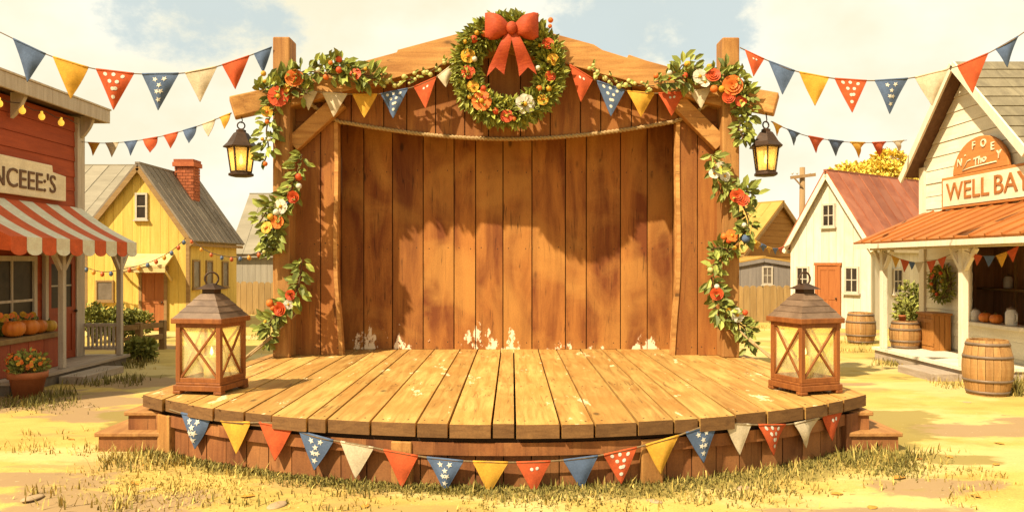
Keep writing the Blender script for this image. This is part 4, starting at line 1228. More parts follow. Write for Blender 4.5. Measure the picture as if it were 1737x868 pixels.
def pot(label, loc, r, h_, group=None, plant=None):
    root = thing('flower_pot', label, 'flower pot', loc, 0, group)
    mb = MB(); mb.lathe((0, 0, 0), [(r * .68, 0), (r * .9, h_ * .74), (r, h_ * .75), (r * 1.03, h_ * .99), (r * .9, h_), (r * .86, h_ * .9)], 24)
    mb.build('pot', M['terracotta'], root, local=True)
    rr = random.Random(int(r * 1000)); lf = MB(); z = h_ * .9
    if plant == 'flowers':
        for i in range(650):
            d = V3((rr.gauss(0, 1), rr.gauss(0, 1), rr.gauss(.5, .8))).normalized()
            p = V3((d.x * r * 1.0, d.y * r * 1.0, z + r * .5 + d.z * r * .75)) * 1.0
            p.z = max(p.z, z); k = rr.uniform(.4, 1); p = V3((p.x * k, p.y * k, z + (p.z - z) * k))
            ll = rr.uniform(.05, .1); lf.leaf(p, d + V3((rr.uniform(-.6, .6), rr.uniform(-.6, .6), .2)), d, ll, ll * .5)
        for i in range(44):
            d = V3((rr.gauss(0, 1), rr.gauss(-.5, 1), rr.gauss(.5, .7))).normalized()
            p = V3((d.x * r * 1.05, d.y * r * 1.05, max(z + .03, z + r * .55 + d.z * r * .85)))
            flower(root, tuple(p + V3(loc)), d + V3((0, -.4, .2)), rr.uniform(.02, .034), 'daisy' if i % 3 else 'rose', M[('forange', 'fyellow', 'forange')[i % 3]])
    else:
        for i in range(90):
            d = V3((rr.gauss(0, 1), rr.gauss(0, 1), rr.gauss(1, .6))).normalized(); ll = rr.uniform(.06, .13)
            lf.leaf(V3((0, 0, z)) + d * rr.uniform(0, r * .8), d, V3((0, -1, .3)), ll, ll * .45)
    lf.build('foliage', M['bush'], root, recalc=False, local=True)
    mb = MB(); mb.lathe((0, 0, z - .02), [(r * .86, 0), (.01, .01)], 18); mb.build('soil', M['soil'], root, local=True)
    return root
def barrel(label, loc, r, h_, group, open_top=False, rz=0):
    root = thing('barrel', label, 'barrel', loc, rz, group)
    def rad(z): return r * (.80 + .20 * math.sin(math.pi * z / h_))
    mb = MB(); ns = 20
    for k in range(ns):
        a0, a1 = 2 * math.pi * (k + .03) / ns, 2 * math.pi * (k + .97) / ns
        vs = []; nz = 9
        for i in range(nz):
            z = h_ * i / (nz - 1)
            for rr_, a in ((rad(z), a0), (rad(z) * 1.006, (a0 + a1) / 2), (rad(z), a1), (rad(z) - .03, a1), (rad(z) - .03, a0)):
                vs.append(V3((rr_ * math.cos(a), rr_ * math.sin(a), z)))
        fs = [(i * 5 + e, i * 5 + (e + 1) % 5, (i + 1) * 5 + (e + 1) % 5, (i + 1) * 5 + e) for i in range(nz - 1) for e in range(5)]
        fs += [(0, 1, 2, 3, 4), tuple((nz - 1) * 5 + e for e in range(5))]
        mb.add(vs, fs)
    mb.build('staves', M['barrel'], root, local=True)
    for z in (.06, .27, .70, .93):
        mb = MB(); z0 = h_ * z - .022; z1 = h_ * z + .022
        mb.lathe((0, 0, 0), [(rad(z0) + .002, z0), (rad(z0) + .011, z0), (rad(z1) + .011, z1), (rad(z1) + .002, z1)], 40, closed=True); mb.build('hoop', M['hoop'], root, local=True)
    mb = MB(); zl = h_ - (.10 if open_top else .035)
    mb.lathe((0, 0, zl), [(rad(zl) - .03, -.015), (rad(zl) - .03, 0)], 30, smooth=False); mb.build('lid', M['apron'] if open_top else M['barrel'], root, local=True)  # open barrel: sunken darker disc stands for the shade inside
    return root

# ------------------------------------------------------------------ the red shop on the left
SW = -8.75                                # its front wall, facing the street
SY0, SY1 = 9.6, 15.57
shop = thing('red_shop', 'red clapboard shop with striped awning, cream name board and porch', 'shop', (SW, 12.8, 0))
Ax, Zx, Nx = V3((0, 1, 0)), V3((0, 0, 1)), V3((1, 0, 0))
mb = MB()
boards(mb, [(SY0, .2), (SY1, .2), (SY1, 5.0), (SY0, 5.0)], (SW - .03, 0, 0), Ax, Zx, Nx, 1, .30, .006, .012, .003, lap=.018, seed=3, vary=.06)
boards(mb, [(SW - 5, .0), (SW - .03, .0), (SW - .03, 5.0), (SW - 5, 5.0)], (0, SY1 - .03, 0), (1, 0, 0), Zx, (0, 1, 0), 1, .30, .006, .012, .003, lap=.018, seed=4, vary=.06)
boards(mb, [(SW - 5, .0), (SW - .03, .0), (SW - .03, 5.0), (SW - 5, 5.0)], (0, SY0 + .03, 0), (1, 0, 0), Zx, (0, -1, 0), 1, .30, .006, .012, .003, lap=.018, seed=4, vary=.06)
mb.bx(SW - 5, SW - .035, SY0 + .035, SY1 - .035, 0, 5.0)
mb.build('wall', M['siding_red'], shop)
mb = MB(); mb.bx(SW - .02, SW + .05, SY1 - .22, SY1 + .04, .22, 5.0); mb.bx(SW - .20, SW - .022, SY1 - .02, SY1 + .05, 0, 5.0)
mb.build('corner_trim', M['greytrim'], shop)
mb = MB()                                  # flat roof with a deep eave
mb.bx(SW - 5.3, SW + .36, SY0 - .3, SY1 + .32, 5.06, 5.14)
mb.build('roof', M['soffit'], shop)
mb = MB(); mb.bx(SW + .34, SW + .40, SY0 - .3, SY1 + .36, 4.98, 5.24); mb.bx(SW - 5.3, SW + .338, SY1 + .30, SY1 + .36, 4.98, 5.24)
mb.bx(SW - 5.3, SW + .42, SY0 - .3, SY1 + .38, 5.242, 5.28)
mb.build('fascia', M['greytrim'], shop, bevel=.01)
for y in (SY1 - .12, 13.28):
    mb = MB(); pl = [V3((SW + .052, y, 5.05)), V3((SW + .30, y, 5.05)), V3((SW + .30, y, 4.97)), V3((SW + .22, y, 4.80)), V3((SW + .12, y, 4.66)), V3((SW + .052, y, 4.6))]
    mb.prism(pl, (0, .09, 0)); mb.build('eave_bracket', M['greytrim'], shop, bevel=.008)
# name board
mb = MB()
sy0, sy1, sz0, sz1 = 11.2, 14.85, 3.28, 3.86
pl = [(sy0, sz0), (sy1, sz0), (sy1, sz1 - .10), (sy1 - .42, sz1 - .06), (sy1 - .44, sz1 + .06), (sy0, sz1 + .08)]
mb.prism([V3((SW + .05, a, b)) for a, b in pl], (.06, 0, 0), 0)
sign = mb.build('name_board', M['signcream'], shop, bevel=.012)
lettering("INCEEE:'S", .47, (SW + .115, 13.55, 3.55), Ax, Zx, Nx, sign, M['letter'], 1.0, 0, offset=.002)
# awning
ya, yb = 11.6, 15.5
n_st = 10; xf = -7.6; xw = SW + .03; zt, zf = 3.2, 2.5
mb = MB()
for i in range(n_st):
    a, b = ya + (yb - ya) * i / n_st, ya + (yb - ya) * (i + 1) / n_st
    mi = 0 if i % 2 == 0 else 1
    prof = [(xw + (xf - xw) * t, zt + (zf - zt) * t - .05 * math.sin(math.pi * t)) for t in [k / 8 for k in range(9)]]
    for (x0, z0), (x1, z1) in zip(prof[:-1], prof[1:]):
        mb.prism([V3((x0, a, z0)), V3((x1, a, z1)), V3((x1, b, z1)), V3((x0, b, z0))], (0, 0, -.012), mi)
    sc_ = [V3((xf, a + .004, zf)), V3((xf, a + .004, zf - .20))] + [V3((xf + .01, (a + b) / 2 - (b - a) / 2 * math.cos(math.pi * k / 8) * .98, zf - .20 - .09 * math.sin(math.pi * k / 8))) for k in range(1, 8)] + [V3((xf, b - .004, zf - .20)), V3((xf, b - .004, zf))]
    mb.prism(sc_, (.012, 0, 0), mi)
for y in (ya - .006, yb + .006):
    mb.prism([V3((xw, y, zt - .01))] + [V3((xw + (xf - xw) * t, y, zt + (zf - zt) * t - .05 * math.sin(math.pi * t))) for t in [k / 8 for k in range(1, 9)]] + [V3((xf, y, zf - .22)), V3((xw, y, zf - .1))], (0, .01 if y < 12 else -.01, 0), 0 if y < 12 else 1)
mb.build('awning', [M['awnred'], M['awncream']], shop)
# porch
PF = -7.84; PH = .22
mb = MB()
boards(mb, [(SW + .0, 12.0), (PF, 12.0), (PF, 15.75), (SW + .0, 15.75)], (0, 0, PH - .05), (1, 0, 0), (0, 1, 0), Zx, 0, .18, .008, .05, .002, seed=8)
mb.build('porch_floor', M['greydeck'], shop)
mb = MB(); mb.bx(SW + .01, PF - .05, 12.03, 15.70, -.02, PH - .054); mb.build('porch_base', M['stone'], shop)
mb = MB(); mb.bx(PF + .0, PF + .42, 13.25, 14.65, -.02, .13); mb.build('step', M['greydeck'], shop, bevel=.01)
for y in (13.62, 15.62):
    mb = MB(); mb.bx(-8.045, -7.945, y - .05, y + .05, PH + .002, 2.46)
    po = mb.build('porch_post', M['greytrim'], shop, bevel=.01)
    for s in (-1, 1):
        mb = MB(); mb.beam(V3((-7.995, y + s * .05, 1.98)), V3((-7.995, y + s * .36, 2.38)), .07, .07, up=V3((1, 0, 0))); mb.build('post_brace', M['greytrim'], po)
mb = MB(); mb.bx(-8.05, -7.94, 11.7, 15.69, 2.462, 2.55); mb.build('porch_beam', M['greytrim'], shop)
mb = MB()
mb.bx(SW + .06, -8.07, 15.58, 15.66, .80, .86); mb.bx(SW + .06, -8.07, 15.59, 15.65, .33, .38)
for i in range(7): mb.bx(SW + .10 + i * .085, SW + .135 + i * .085, 15.6, 15.64, .382, .798)
mb.build('railing', M['greytrim'], shop)
# shop window and door
window(shop, (SW - .0, 13.35, 1.42), Ax, Nx, 1.25, 1.5, 2, 2, .09, 'greytrim', 'glassdark', .07)
door(shop, (SW + .0, 14.82, PH + .003), Ax, Nx, .92, 2.0, M['reddoor'], True, 'greytrim', .06)
# lights strung under the eave
root = thing('string_lights', 'string of round yellow bulbs under the red shop eave', 'string lights', (SW + .2, 12.0, 4.9))
pts = [V3((SW + .22, 11.2 + .35 * k, 4.86 - .05 * abs(math.sin(k * 1.57)))) for k in range(12)]
mb = MB(); mb.tube(pts, .008, 5); mb.build('wire', M['iron'], root)
for y in (12.75, 13.35, 13.9, 14.5):
    mb = MB(); mb.ball((SW + .22, y, 4.74), (.055, .055, .065), 12, 8); mb.tube([V3((SW + .22, y, 4.79)), V3((SW + .22, y, 4.84))], .022, 8); mb.build('bulb', M['bulb'], root)
# display counter with pumpkins
ct = thing('display_counter', 'red panelled counter with plank top under the shop window', 'counter', (-8.42, 13.0, PH))
mb = MB()
boards(mb, [(12.05, PH + .01), (13.93, PH + .01), (13.93, .76), (12.05, .76)], (-8.25, 0, 0), Ax, Zx, Nx, 0, .47, .012, .03, .003, seed=6)
mb.bx(-8.66, -8.252, 12.05, 13.93, PH + .01, .76)
mb.build('cabinet', M['reddoor'], ct)
mb = MB(); mb.bx(-8.68, -8.17, 12.0, 13.99, .762, .85); mb.build('countertop', M['railwood'], ct, bevel=.012)
pumpkin('orange pumpkin at the front left end of the red counter', (-8.32, 12.80, .852), .175)
pumpkin('orange pumpkin in the middle of the front row on the red counter', (-8.31, 13.17, .852), .17)
pumpkin('orange pumpkin beside the yellow squash on the red counter', (-8.36, 13.50, .852), .155)
pumpkin('orange pumpkin in the back row against the shop window', (-8.55, 13.05, .852), .13)
pumpkin('small yellow squash at the end of the red counter', (-8.34, 13.80, .852), .135, 'squash', 'pumpkins on the red counter')
root = thing('flower_bunch', 'low bunch of orange flowers behind the pumpkins on the red counter', 'flowers', (-8.58, 13.3, .852))
lf = MB()
for i in range(160):
    y = rnd.uniform(12.7, 13.75); d = V3((rnd.uniform(-.4, .6), rnd.uniform(-.7, .7), 1)); ll = rnd.uniform(.07, .13)
    lf.leaf((-8.6 + rnd.uniform(-.04, .05), y, .86 + rnd.uniform(0, .22)), d, V3((1, -.6, .2)), ll, ll * .45)
lf.build('foliage', M['bush'], root, recalc=False)
for i in range(14): flower(root, (-8.55 + rnd.uniform(-.02, .05), 12.75 + i * .07, 1.08 + rnd.uniform(-.05, .16)), (1, -.9, .4), .05, 'rose' if i % 2 else 'five', M[('forange', 'fyellow')[i % 2]])
pot('terracotta pot of orange and yellow flowers before the red shop', (X(47, 12.0), 12.0, 0), .28, .40, None, 'flowers')

# ------------------------------------------------------------------ gabled houses
def house(name, label, loc, rz, xl, xr, xa, L, He, Ha, wall, roof, trim, ov=.18, vertical=True, pitch=.26, seam=.45, category='house', gmat=None, split=None, extraL=0):
    """front face at y=0 looking down -Y, body behind it"""
    root = thing(name, label, category, loc, rz)
    Zv = V3((0, 0, 1))
    mb = MB()
    fp = [(xl, 0), (xr, 0), (xr, He), (xa, Ha), (xl, He)]
    ax = 0 if vertical else 1
    boards(mb, fp, (0, 0, 0), (1, 0, 0), Zv, (0, -1, 0), ax, pitch, .008, .02, .003, lap=0 if vertical else .015, seed=3, vary=.08)
    boards(mb, fp, (0, L, 0), (1, 0, 0), Zv, (0, 1, 0), ax, pitch, .008, .02, .003, seed=4)
    for s, x in ((-1, xl), (1, xr)):
        boards(mb, [(.0, 0), (L, 0), (L, He), (.0, He)], (x, 0, 0), (0, 1, 0), Zv, (s, 0, 0), ax, pitch, .008, .02, .003, lap=0 if vertical else .015, seed=5)
    mb.prism([V3((x + (.005 if x < xa else -.005 if x > xa else 0), .003, z)) for x, z in fp], (0, L - .006, 0))
    mb.build('wall', M[wall], root, local=True)
    mb = MB(); th = .07
    for s, xe in ((-1, xl), (1, xr)):
        sl = (Ha - He) / (xa - xe)
        xo = xe + s * ov; zo = He + sl * (xo - xe) * 1
        e = V3((xo, 0, zo + .05)); a = V3((xa, 0, Ha + .05))
        Wd = (a - e).length; d = (a - e).normalized(); nn = V3((-d.z, 0, d.x)) if s < 0 else V3((d.z, 0, -d.x))
        if nn.z < 0: nn = -nn
        ns = max(2, round((L + 2 * ov) / seam))
        for i in range(ns):
            y0 = -ov + (L + 2 * ov) * i / ns; y1 = -ov + (L + 2 * ov) * (i + 1) / ns
            q = [e + V3((0, y0 + .004, 0)), e + V3((0, y1 - .004, 0)), a + V3((0, y1 - .004, 0)), a + V3((0, y0 + .004, 0))]
            mb.prism(q, nn * (th + rnd.uniform(0, .008)))
            if i: mb.beam(e + V3((0, y0, 0)) + nn * th, a + V3((0, y0, 0)) + nn * th, .03, .045, up=nn)
    mb.beam(V3((xa, -ov, Ha + .12)), V3((xa, L + ov, Ha + .12)), .14, .06)
    mb.build('roof', M[roof], root, local=True)
    mb = MB()
    for s, xe in ((-1, xl), (1, xr)):
        sl = (Ha - He) / (xa - xe); xo = xe + s * ov; zo = He + sl * (xo - xe)
        mb.beam(V3((xo, -ov + .02, zo - .03)), V3((xa, -ov + .02, Ha - .03)), .05, .14, up=V3((0, 0, 1)))
        mb.beam(V3((xo - s * .03, -ov + .05, zo - .02)), V3((xo - s * .03, L + ov, zo - .02)), .03, .1)
    for x in (xl, xr): mb.bx(x - .055, x + .055, -.03, .05, 0, He + (.0))
    mb.build('trim', M[trim], root, local=True)
    return root
def Wp(root, x, y, z):                     # a point of a house in the world (before rotation it is only shifted)
    return V3((x, y, z)) + wloc(root)

# yellow house
YZ = 23.6
yx = X(238, YZ)
yl, yr = X(146, YZ) - yx, X(319, YZ) - yx
yh = house('yellow_house', 'yellow board house with grey roof and red brick chimney behind the shop', (yx, YZ, 0), 0, yl, yr, 0, 4.1, H(398, YZ), H(284, YZ), 'yhouse', 'hroof', 'railwood', .2, True, .28, .42)
window(yh, Wp(yh, X(241, YZ) - yx, -.025, H(350, YZ)), (1, 0, 0), (0, -1, 0), .32, .76, 1, 2, .06)
window(yh, Wp(yh, X(179, YZ) - yx, -.025, H(493, YZ)), (1, 0, 0), (0, -1, 0), .5, .6, 1, 1, .05, 'railwood', 'glassgrey', .04)
for u in (331, 353, 380):
    d = -(yr + yx) * F / (CX - u) * -1 if False else (yr + yx) * F / (u - CX)
    window(yh, V3((yr + yx + .025, d, H(465, d))), (0, 1, 0), (1, 0, 0), .5, .85, 1, 1, .05, 'railwood', 'glassgrey', .04)
door(yh, Wp(yh, X(261, YZ) - yx, -.025, .02), (1, 0, 0), (0, -1, 0), .68, 1.86, M['orangedoor'], False, 'railwood', .05)
mb = MB()
a0, a1 = X(216, YZ) - yx, X(296, YZ) - yx
mb.prism([Wp(yh, a0, -.03, 2.32), Wp(yh, a0, -.65, 1.95), Wp(yh, a1, -.65, 1.95), Wp(yh, a1, -.03, 2.32)], (0, 0, .05))
mb.prism([Wp(yh, a0, -.65, 1.94), Wp(yh, a1, -.65, 1.94), Wp(yh, a1, -.65, 1.80), Wp(yh, a0, -.65, 1.80)], (0, .02, 0))
mb.beam(Wp(yh, a0 + .08, -.04, 1.55), Wp(yh, a0 + .08, -.6, 1.93), .05, .05); mb.beam(Wp(yh, a1 - .08, -.04, 1.55), Wp(yh, a1 - .08, -.6, 1.93), .05, .05)
mb.build('door_hood', material('door_hood_canvas', (.72, .52, .2), (.9, .68, .3), 4), yh)
mb = MB(); cxh = X(318, 26.0); cz0 = 3.9; cz1 = H(272, 26.0)
ch0 = .28; nrow = int((cz1 - cz0) / .1)
mb.bx(cxh - ch0 + .01, cxh + ch0 - .01, 26 - ch0 + .01, 26 + ch0 - .01, cz0, cz1 - .02, 1)
for i in range(nrow):
    z = cz0 + .1 * i
    for k in range(4):
        Rm = Matrix.Rotation(k * math.pi / 2, 3, 'Z')
        for j in range(3):
            ox = (-1 + j) * .187 + (.05 if i % 2 else -.03)
            mb.box(V3((cxh, 26, z + .05)) + Rm @ V3((ox, -ch0, 0)), (.175, .03, .088), Rm)
mb.bx(cxh - .36, cxh + .36, 25.64, 26.36, cz1 - .24, cz1 - .1); mb.bx(cxh - .33, cxh + .33, 25.67, 26.33, cz1 - .098, cz1)
mb.build('chimney', [M['brick'], M['mortar']], yh)

# pale barns behind
BZ = 33.0
bx_ = X(165, BZ)
house('pale_barn', 'pale barn whose broad roof shows between red shop and yellow house', (X(236, 32), BZ, 0), R(90), -5, 2.5, -1.2, 5.0, 3.3, H(291, 33), 'palebarn', 'paleroof', 'palebarn', .25, True, .3, .7, 'barn')
house('pale_barn', 'pale grey barn with low roof between yellow house and stage', (X(385, 36) + 8, 36, 0), R(90), 0, 5.4, 2.7, 7.6, H(425, 36), H(329, 37.5), 'palebarn', 'paleroof', 'palebarn', .25, True, .3, .7, 'barn')

def fence(label, x0, x1, y, h_, mat='fence', pw=.24):
    root = thing('plank_fence', label, 'fence', ((x0 + x1) / 2, y, 0))
    mb = MB(); n = round((x1 - x0) / pw)
    for i in range(n):
        a = x0 + (x1 - x0) * i / n + .006; b = x0 + (x1 - x0) * (i + 1) / n - .006; hh = h_ + rnd.uniform(-.03, .03)
        pl = [V3((a, y, -.02)), V3((b, y, -.02)), V3((b, y, hh - .08))] + [V3(((a + b) / 2 + (b - a) / 2 * math.cos(math.pi * k / 6), y, hh - .08 + .09 * math.sin(math.pi * k / 6))) for k in range(1, 6)] + [V3((a, y, hh - .08))]
        mb.prism(pl, (0, .03, 0))
    mb.build('boards', M[mat], root)
    mb = MB()
    for z in (.3, h_ - .3): mb.bx(x0, x1, y + .032, y + .09, z - .05, z + .05)
    mb.build('rail', M[mat], root)
    k = 0
    while x0 + k * 2.2 < x1:
        mb = MB(); mb.bx(x0 + k * 2.2, x0 + k * 2.2 + .1, y + .092, y + .2, -.05, h_); mb.build('post', M[mat], root); k += 1
    return root
fence('scalloped plank fence between the yellow house and the stage', X(398, 31), X(520, 31), 31.0, H(478, 31))
fence('scalloped plank fence between the stage and the white house', X(1215, 27), X(1352, 27), 27.0, H(485, 27))
# low rail fence beside the porch
rf = thing('rail_fence', 'low weathered rail fence beside the shop porch', 'fence', (X(238, 18), 18, 0))
for u, y in ((236, 17.9), (276, 18.6), (203, 17.6)):
    mb = MB(); mb.bx(X(u, y) - .07, X(u, y) + .07, y - .07, y + .07, -.02, .70); mb.build('post', M['railwood'], rf, bevel=.015)
for z in (.60, .32):
    mb = MB(); mb.beam(V3((X(203, 17.6) , 17.48, z)), V3((X(236, 17.9), 17.80, z)), .05, .12); mb.beam(V3((X(236, 17.9), 17.80, z)), V3((X(279, 18.6), 18.5, z)), .05, .12); mb.build('rail', M['railwood'], rf)

BB = 'garden bushes along the yellow house'
bush('bush', 'rounded green bush just behind the porch railing', 'bush', (X(160, 20), 20, 0), (.45, .35, .95), 1500, (.07, .13), 'bush', BB, 2)
bush('bush', 'rounded green bush between the porch posts and the orange door', 'bush', (X(190, 20.6), 20.6, 0), (.42, .35, .9), 1400, (.07, .13), 'bush', BB, 5)
bush('bush', 'rounded green bush right of the porch corner post behind the rail fence', 'bush', (X(228, 21), 21, 0), (.5, .35, .88), 1500, (.07, .13), 'bush', BB, 8)
bush('bush', 'small leafy bush at the foot of the porch corner', 'bush', (X(236, 16.2), 16.2, 0), (.34, .3, .42), 900, (.08, .15), 'bush', None, 11)

def string_lights(label, pts, cols, group='strings of coloured bulbs', br=.06, name='string_lights'):
    cv = smooth(pts, 8)
    root = thing(name, label, 'string lights', tuple(cv[0]), 0, group)
    mb = MB(); mb.tube(cv, .012, 5); mb.build('wire', M['iron'], root)
    n = len(cols)
    for i, c in enumerate(cols):
        f = (i + .5) / n * (len(cv) - 1.01); k = int(f); p = cv[k].lerp(cv[k + 1], f - k)
        mb = MB(); mb.ball(p + V3((0, 0, -br * 1.25)), (br, br, br * 1.25), 10, 7); mb.tube([p + V3((0, 0, -br * .4)), p], br * .4, 6); mb.build('bulb', M[c], root)
    return root
M['bulbred'] = material('red_bulb', (.62, .12, .03), (.7, .16, .04), 3, rough=.3, bump=0)
M['bulbor'] = material('orange_bulb', (.78, .32, .04), (.85, .38, .06), 3, rough=.3, bump=0)
M['bulbblue'] = material('blue_bulb', (.10, .14, .22), (.14, .18, .26), 3, rough=.3, bump=0)
sl = ctrl([(142, 452, 22.9), (175, 461, 22.9), (215, 455, 22.9), (255, 444, 22.9), (290, 426, 22.9), (315, 404, 23.2)])
string_lights('coloured bulbs strung across the front of the yellow house', sl, ['bulbblue', 'bulbor', 'bulbred', 'bulbblue', 'bulbor', 'bulbred', 'bulbor', 'bulbblue', 'bulbred', 'bulbor', 'bulbblue', 'bulbred', 'bulbblue'])
sl = ctrl([(320, 402, 23.2), (350, 425, 22), (385, 435, 20), (415, 434, 18), (447, 425, 15), (463, 417, 12.7)])
string_lights('coloured bulbs strung from the yellow house to the stage post', sl, ['bulbred', 'bulbor', 'bulbred', 'bulbblue', 'bulbred', 'bulbblue', 'bulbor', 'bulbred', 'bulbor', 'bulbblue'], br=.05)

# ------------------------------------------------------------------ the cream store on the right
EW = 9.15
EY0, EY1, EYA = 13.5, 17.05, 15.35
EH, EHA = 4.3, 6.05
st = thing('cream_store', 'cream clapboard store with orange porch roof, arched sign and open counter', 'shop', (EW, 15.3, 0))
Nw = V3((-1, 0, 0)); oy0, oy1, oz0, oz1 = 13.62, 15.25, .95, 2.42
mb = MB()
def sd(poly, seed): boards(mb, poly, (EW + .03, 0, 0), Ax, Zx, Nw, 1, .27, .006, .012, .003, lap=.016, seed=seed, vary=.0)
sd([(EY0, oz1), (EY1, oz1), (EY1, EH), (EYA, EHA), (EY0, EH - .0)], 1)
sd([(oy1, .05), (EY1, .05), (EY1, oz1), (oy1, oz1)], 2); sd([(EY0, .05), (oy1, .05), (oy1, oz0), (EY0, oz0)], 3); sd([(EY0, oz0), (oy0, oz0), (oy0, oz1), (EY0, oz1)], 4)
for y, s in ((EY0, -1), (EY1, 1)):
    boards(mb, [(EW + .03, 0), (EW + 5, 0), (EW + 5, EH), (EW + .03, EH)], (0, y - s * .03, 0), (1, 0, 0), Zx, (0, s, 0), 1, .27, .006, .012, .003, lap=.016, seed=7)
mb.prism([V3((EW + 5, EY0, 0)), V3((EW + 5, EY1, 0)), V3((EW + 5, EY1, EH)), V3((EW + 5, EYA, EHA)), V3((EW + 5, EY0, EH))], (.04, 0, 0))
mb.bx(EW + .035, EW + 4.99, EY0 + .035, EY1 - .035, EH - .08, EH - .02)
mb.build('wall', M['whiteboards'], st)
mb = MB()
for y in (EY0, EY1): mb.bx(EW - .045, EW + .06, y - .10, y + .10, .05, EH - .1)
mb.bx(EW - .03, EW + .03, oy1, oy1 + .1, oz0, oz1); mb.bx(EW - .03, EW + .03, oy0 - .1, oy0, oz0, oz1); mb.bx(EW - .03, EW + .03, oy0 - .1, oy1 + .1, oz1 + .002, oz1 + .1)
mb.build('trim', M['creamtrim'], st)
mb = MB(); mb.bx(EW - .22, EW + .25, oy0 - .12, oy1 + .14, oz0 - .07, oz0 - .002); mb.build('counter_sill', M['creamtrim'], st, bevel=.01)
mb = MB()
boards(mb, [(oy0 - .1, .4), (16.6, .4), (16.6, 2.6), (oy0 - .1, 2.6)], (EW + 1.3, 0, 0), Ax, Zx, Nw, 0, .3, .01, .02, .003, seed=5)
mb.bx(EW + .05, EW + 1.3, 16.6, 16.64, .4, 2.6); mb.bx(EW + .05, EW + 1.3, oy0 - .14, oy0 - .1, .4, 2.6); mb.bx(EW + .05, EW + 1.3, oy0 - .1, 16.6, 2.6, 2.64); mb.bx(EW + .05, EW + 1.3, oy0 - .1, 16.6, .36, .4)
mb.build('interior', M['shopdark'], st)
mb = MB(); mb.bx(EW + .85, EW + 1.26, oy0, 16.5, 1.52, 1.57); mb.bx(EW + .9, EW + .94, 15.3, 15.34, .4, 2.6); mb.build('shelf', M['railwood'], st)
# main roof, ridge running back from the street
mb = MB(); ov = .32
for s, ye in ((-1, EY0), (1, EY1)):
    sl_ = (EHA - EH) / (EYA - ye); yo = ye + s * .32; zo = EH + sl_ * (yo - ye)
    e = V3((0, yo, zo + .04)); a = V3((0, EYA, EHA + .04)); d = (a - e).normalized(); nn = V3((0, -d.z, d.y))
    if nn.z < 0: nn = -nn
    nrow = 9
    for i in range(nrow):
        t0, t1 = i / nrow, (i + 1) / nrow
        p0, p1 = e.lerp(a, t0), e.lerp(a, t1 + .02 if i < nrow - 1 else 1)
        for k in range(8):
            x0 = EW - ov + (5.6) * k / 8; x1 = EW - ov + 5.6 * (k + 1) / 8 - .006
            mb.prism([p0 + V3((x0, 0, 0)) + nn * .035, p0 + V3((x1, 0, 0)) + nn * .035, p1 + V3((x1, 0, 0)) + nn * .012, p1 + V3((x0, 0, 0)) + nn * .012], nn * .02)
    mb.prism([e + V3((EW - ov + .01, 0, 0)), e + V3((EW + 5.25, 0, 0)), a + V3((EW + 5.25, 0, 0)), a + V3((EW - ov + .01, 0, 0))], nn * .01, 1)
mb.build('roof', [M['greenroof'], M['soffit']], st)
mb = MB()
for s, ye in ((-1, EY0), (1, EY1)):
    sl_ = (EHA - EH) / (EYA - ye); yo = ye + s * .34; zo = EH + sl_ * (yo - ye)
    mb.beam(V3((EW - ov - .02, yo, zo + .0)), V3((EW - ov - .02, EYA, EHA + .0)), .045, .16, up=V3((0, 0, 1)))
mb.build('bargeboard', M['creamtrim'], st)
# porch
QF = 7.86; QH = .27; QY0, QY1 = 13.25, 16.75
mb = MB()
boards(mb, [(QF, QY0), (EW - .05, QY0), (EW - .05, QY1), (QF, QY1)], (0, 0, QH - .06), (1, 0, 0), Ax, Zx, 1, .2, .008, .06, .002, seed=18)
mb.build('porch_floor', M['creamtrim'], st)
mb = MB(); mb.bx(QF + .05, EW - .06, QY0 + .04, QY1 - .04, -.02, QH - .064); mb.build('porch_base', M['greydeck'], st)
mb = MB(); mb.bx(QF - .44, QF + .04, 13.55, 14.75, -.02, .135); mb.build('step', M['greydeck'], st, bevel=.012)
for y in (13.5, 16.4):
    mb = MB(); mb.bx(QF + .03, QF + .15, y - .06, y + .06, QH + .002, 2.36)
    po = mb.build('porch_post', M['creamtrim'], st, bevel=.01)
    for s in (-1, 1):
        mb = MB(); mb.beam(V3((QF + .09, y + s * .06, 1.98)), V3((QF + .09, y + s * .38, 2.34)), .06, .07, up=V3((1, 0, 0))); mb.build('post_brace', M['creamtrim'], po)
mb = MB(); mb.bx(QF - .02, QF + .16, 11.6, 16.8, 2.362, 2.50); mb.build('porch_beam', M['creamtrim'], st)
mb = MB()
xe, xw2, ze_, zw = 7.58, EW - .03, 2.50, 3.16
ny = 13; y0_, y1_ = 11.4, 17.0
for i in range(ny):
    a, b = y0_ + (y1_ - y0_) * i / ny, y0_ + (y1_ - y0_) * (i + 1) / ny
    q = [V3((xe, a + .004, ze_)), V3((xe, b - .004, ze_)), V3((xw2, b - .004, zw)), V3((xw2, a + .004, zw))]
    mb.prism(q, (-.012, 0, .03 + rnd.uniform(0, .006)))
    mb.beam(V3((xe - .02, a, ze_ + .045)), V3((xw2, a, zw + .045)), .035, .04)
mb.build('porch_roof', M['orangeroof'], st)
mb = MB()
mb.bx(xe + .0, xe + .05, y0_, y1_, ze_ - .105, ze_ - .008); mb.build('porch_fascia', M['creamtrim'], st)
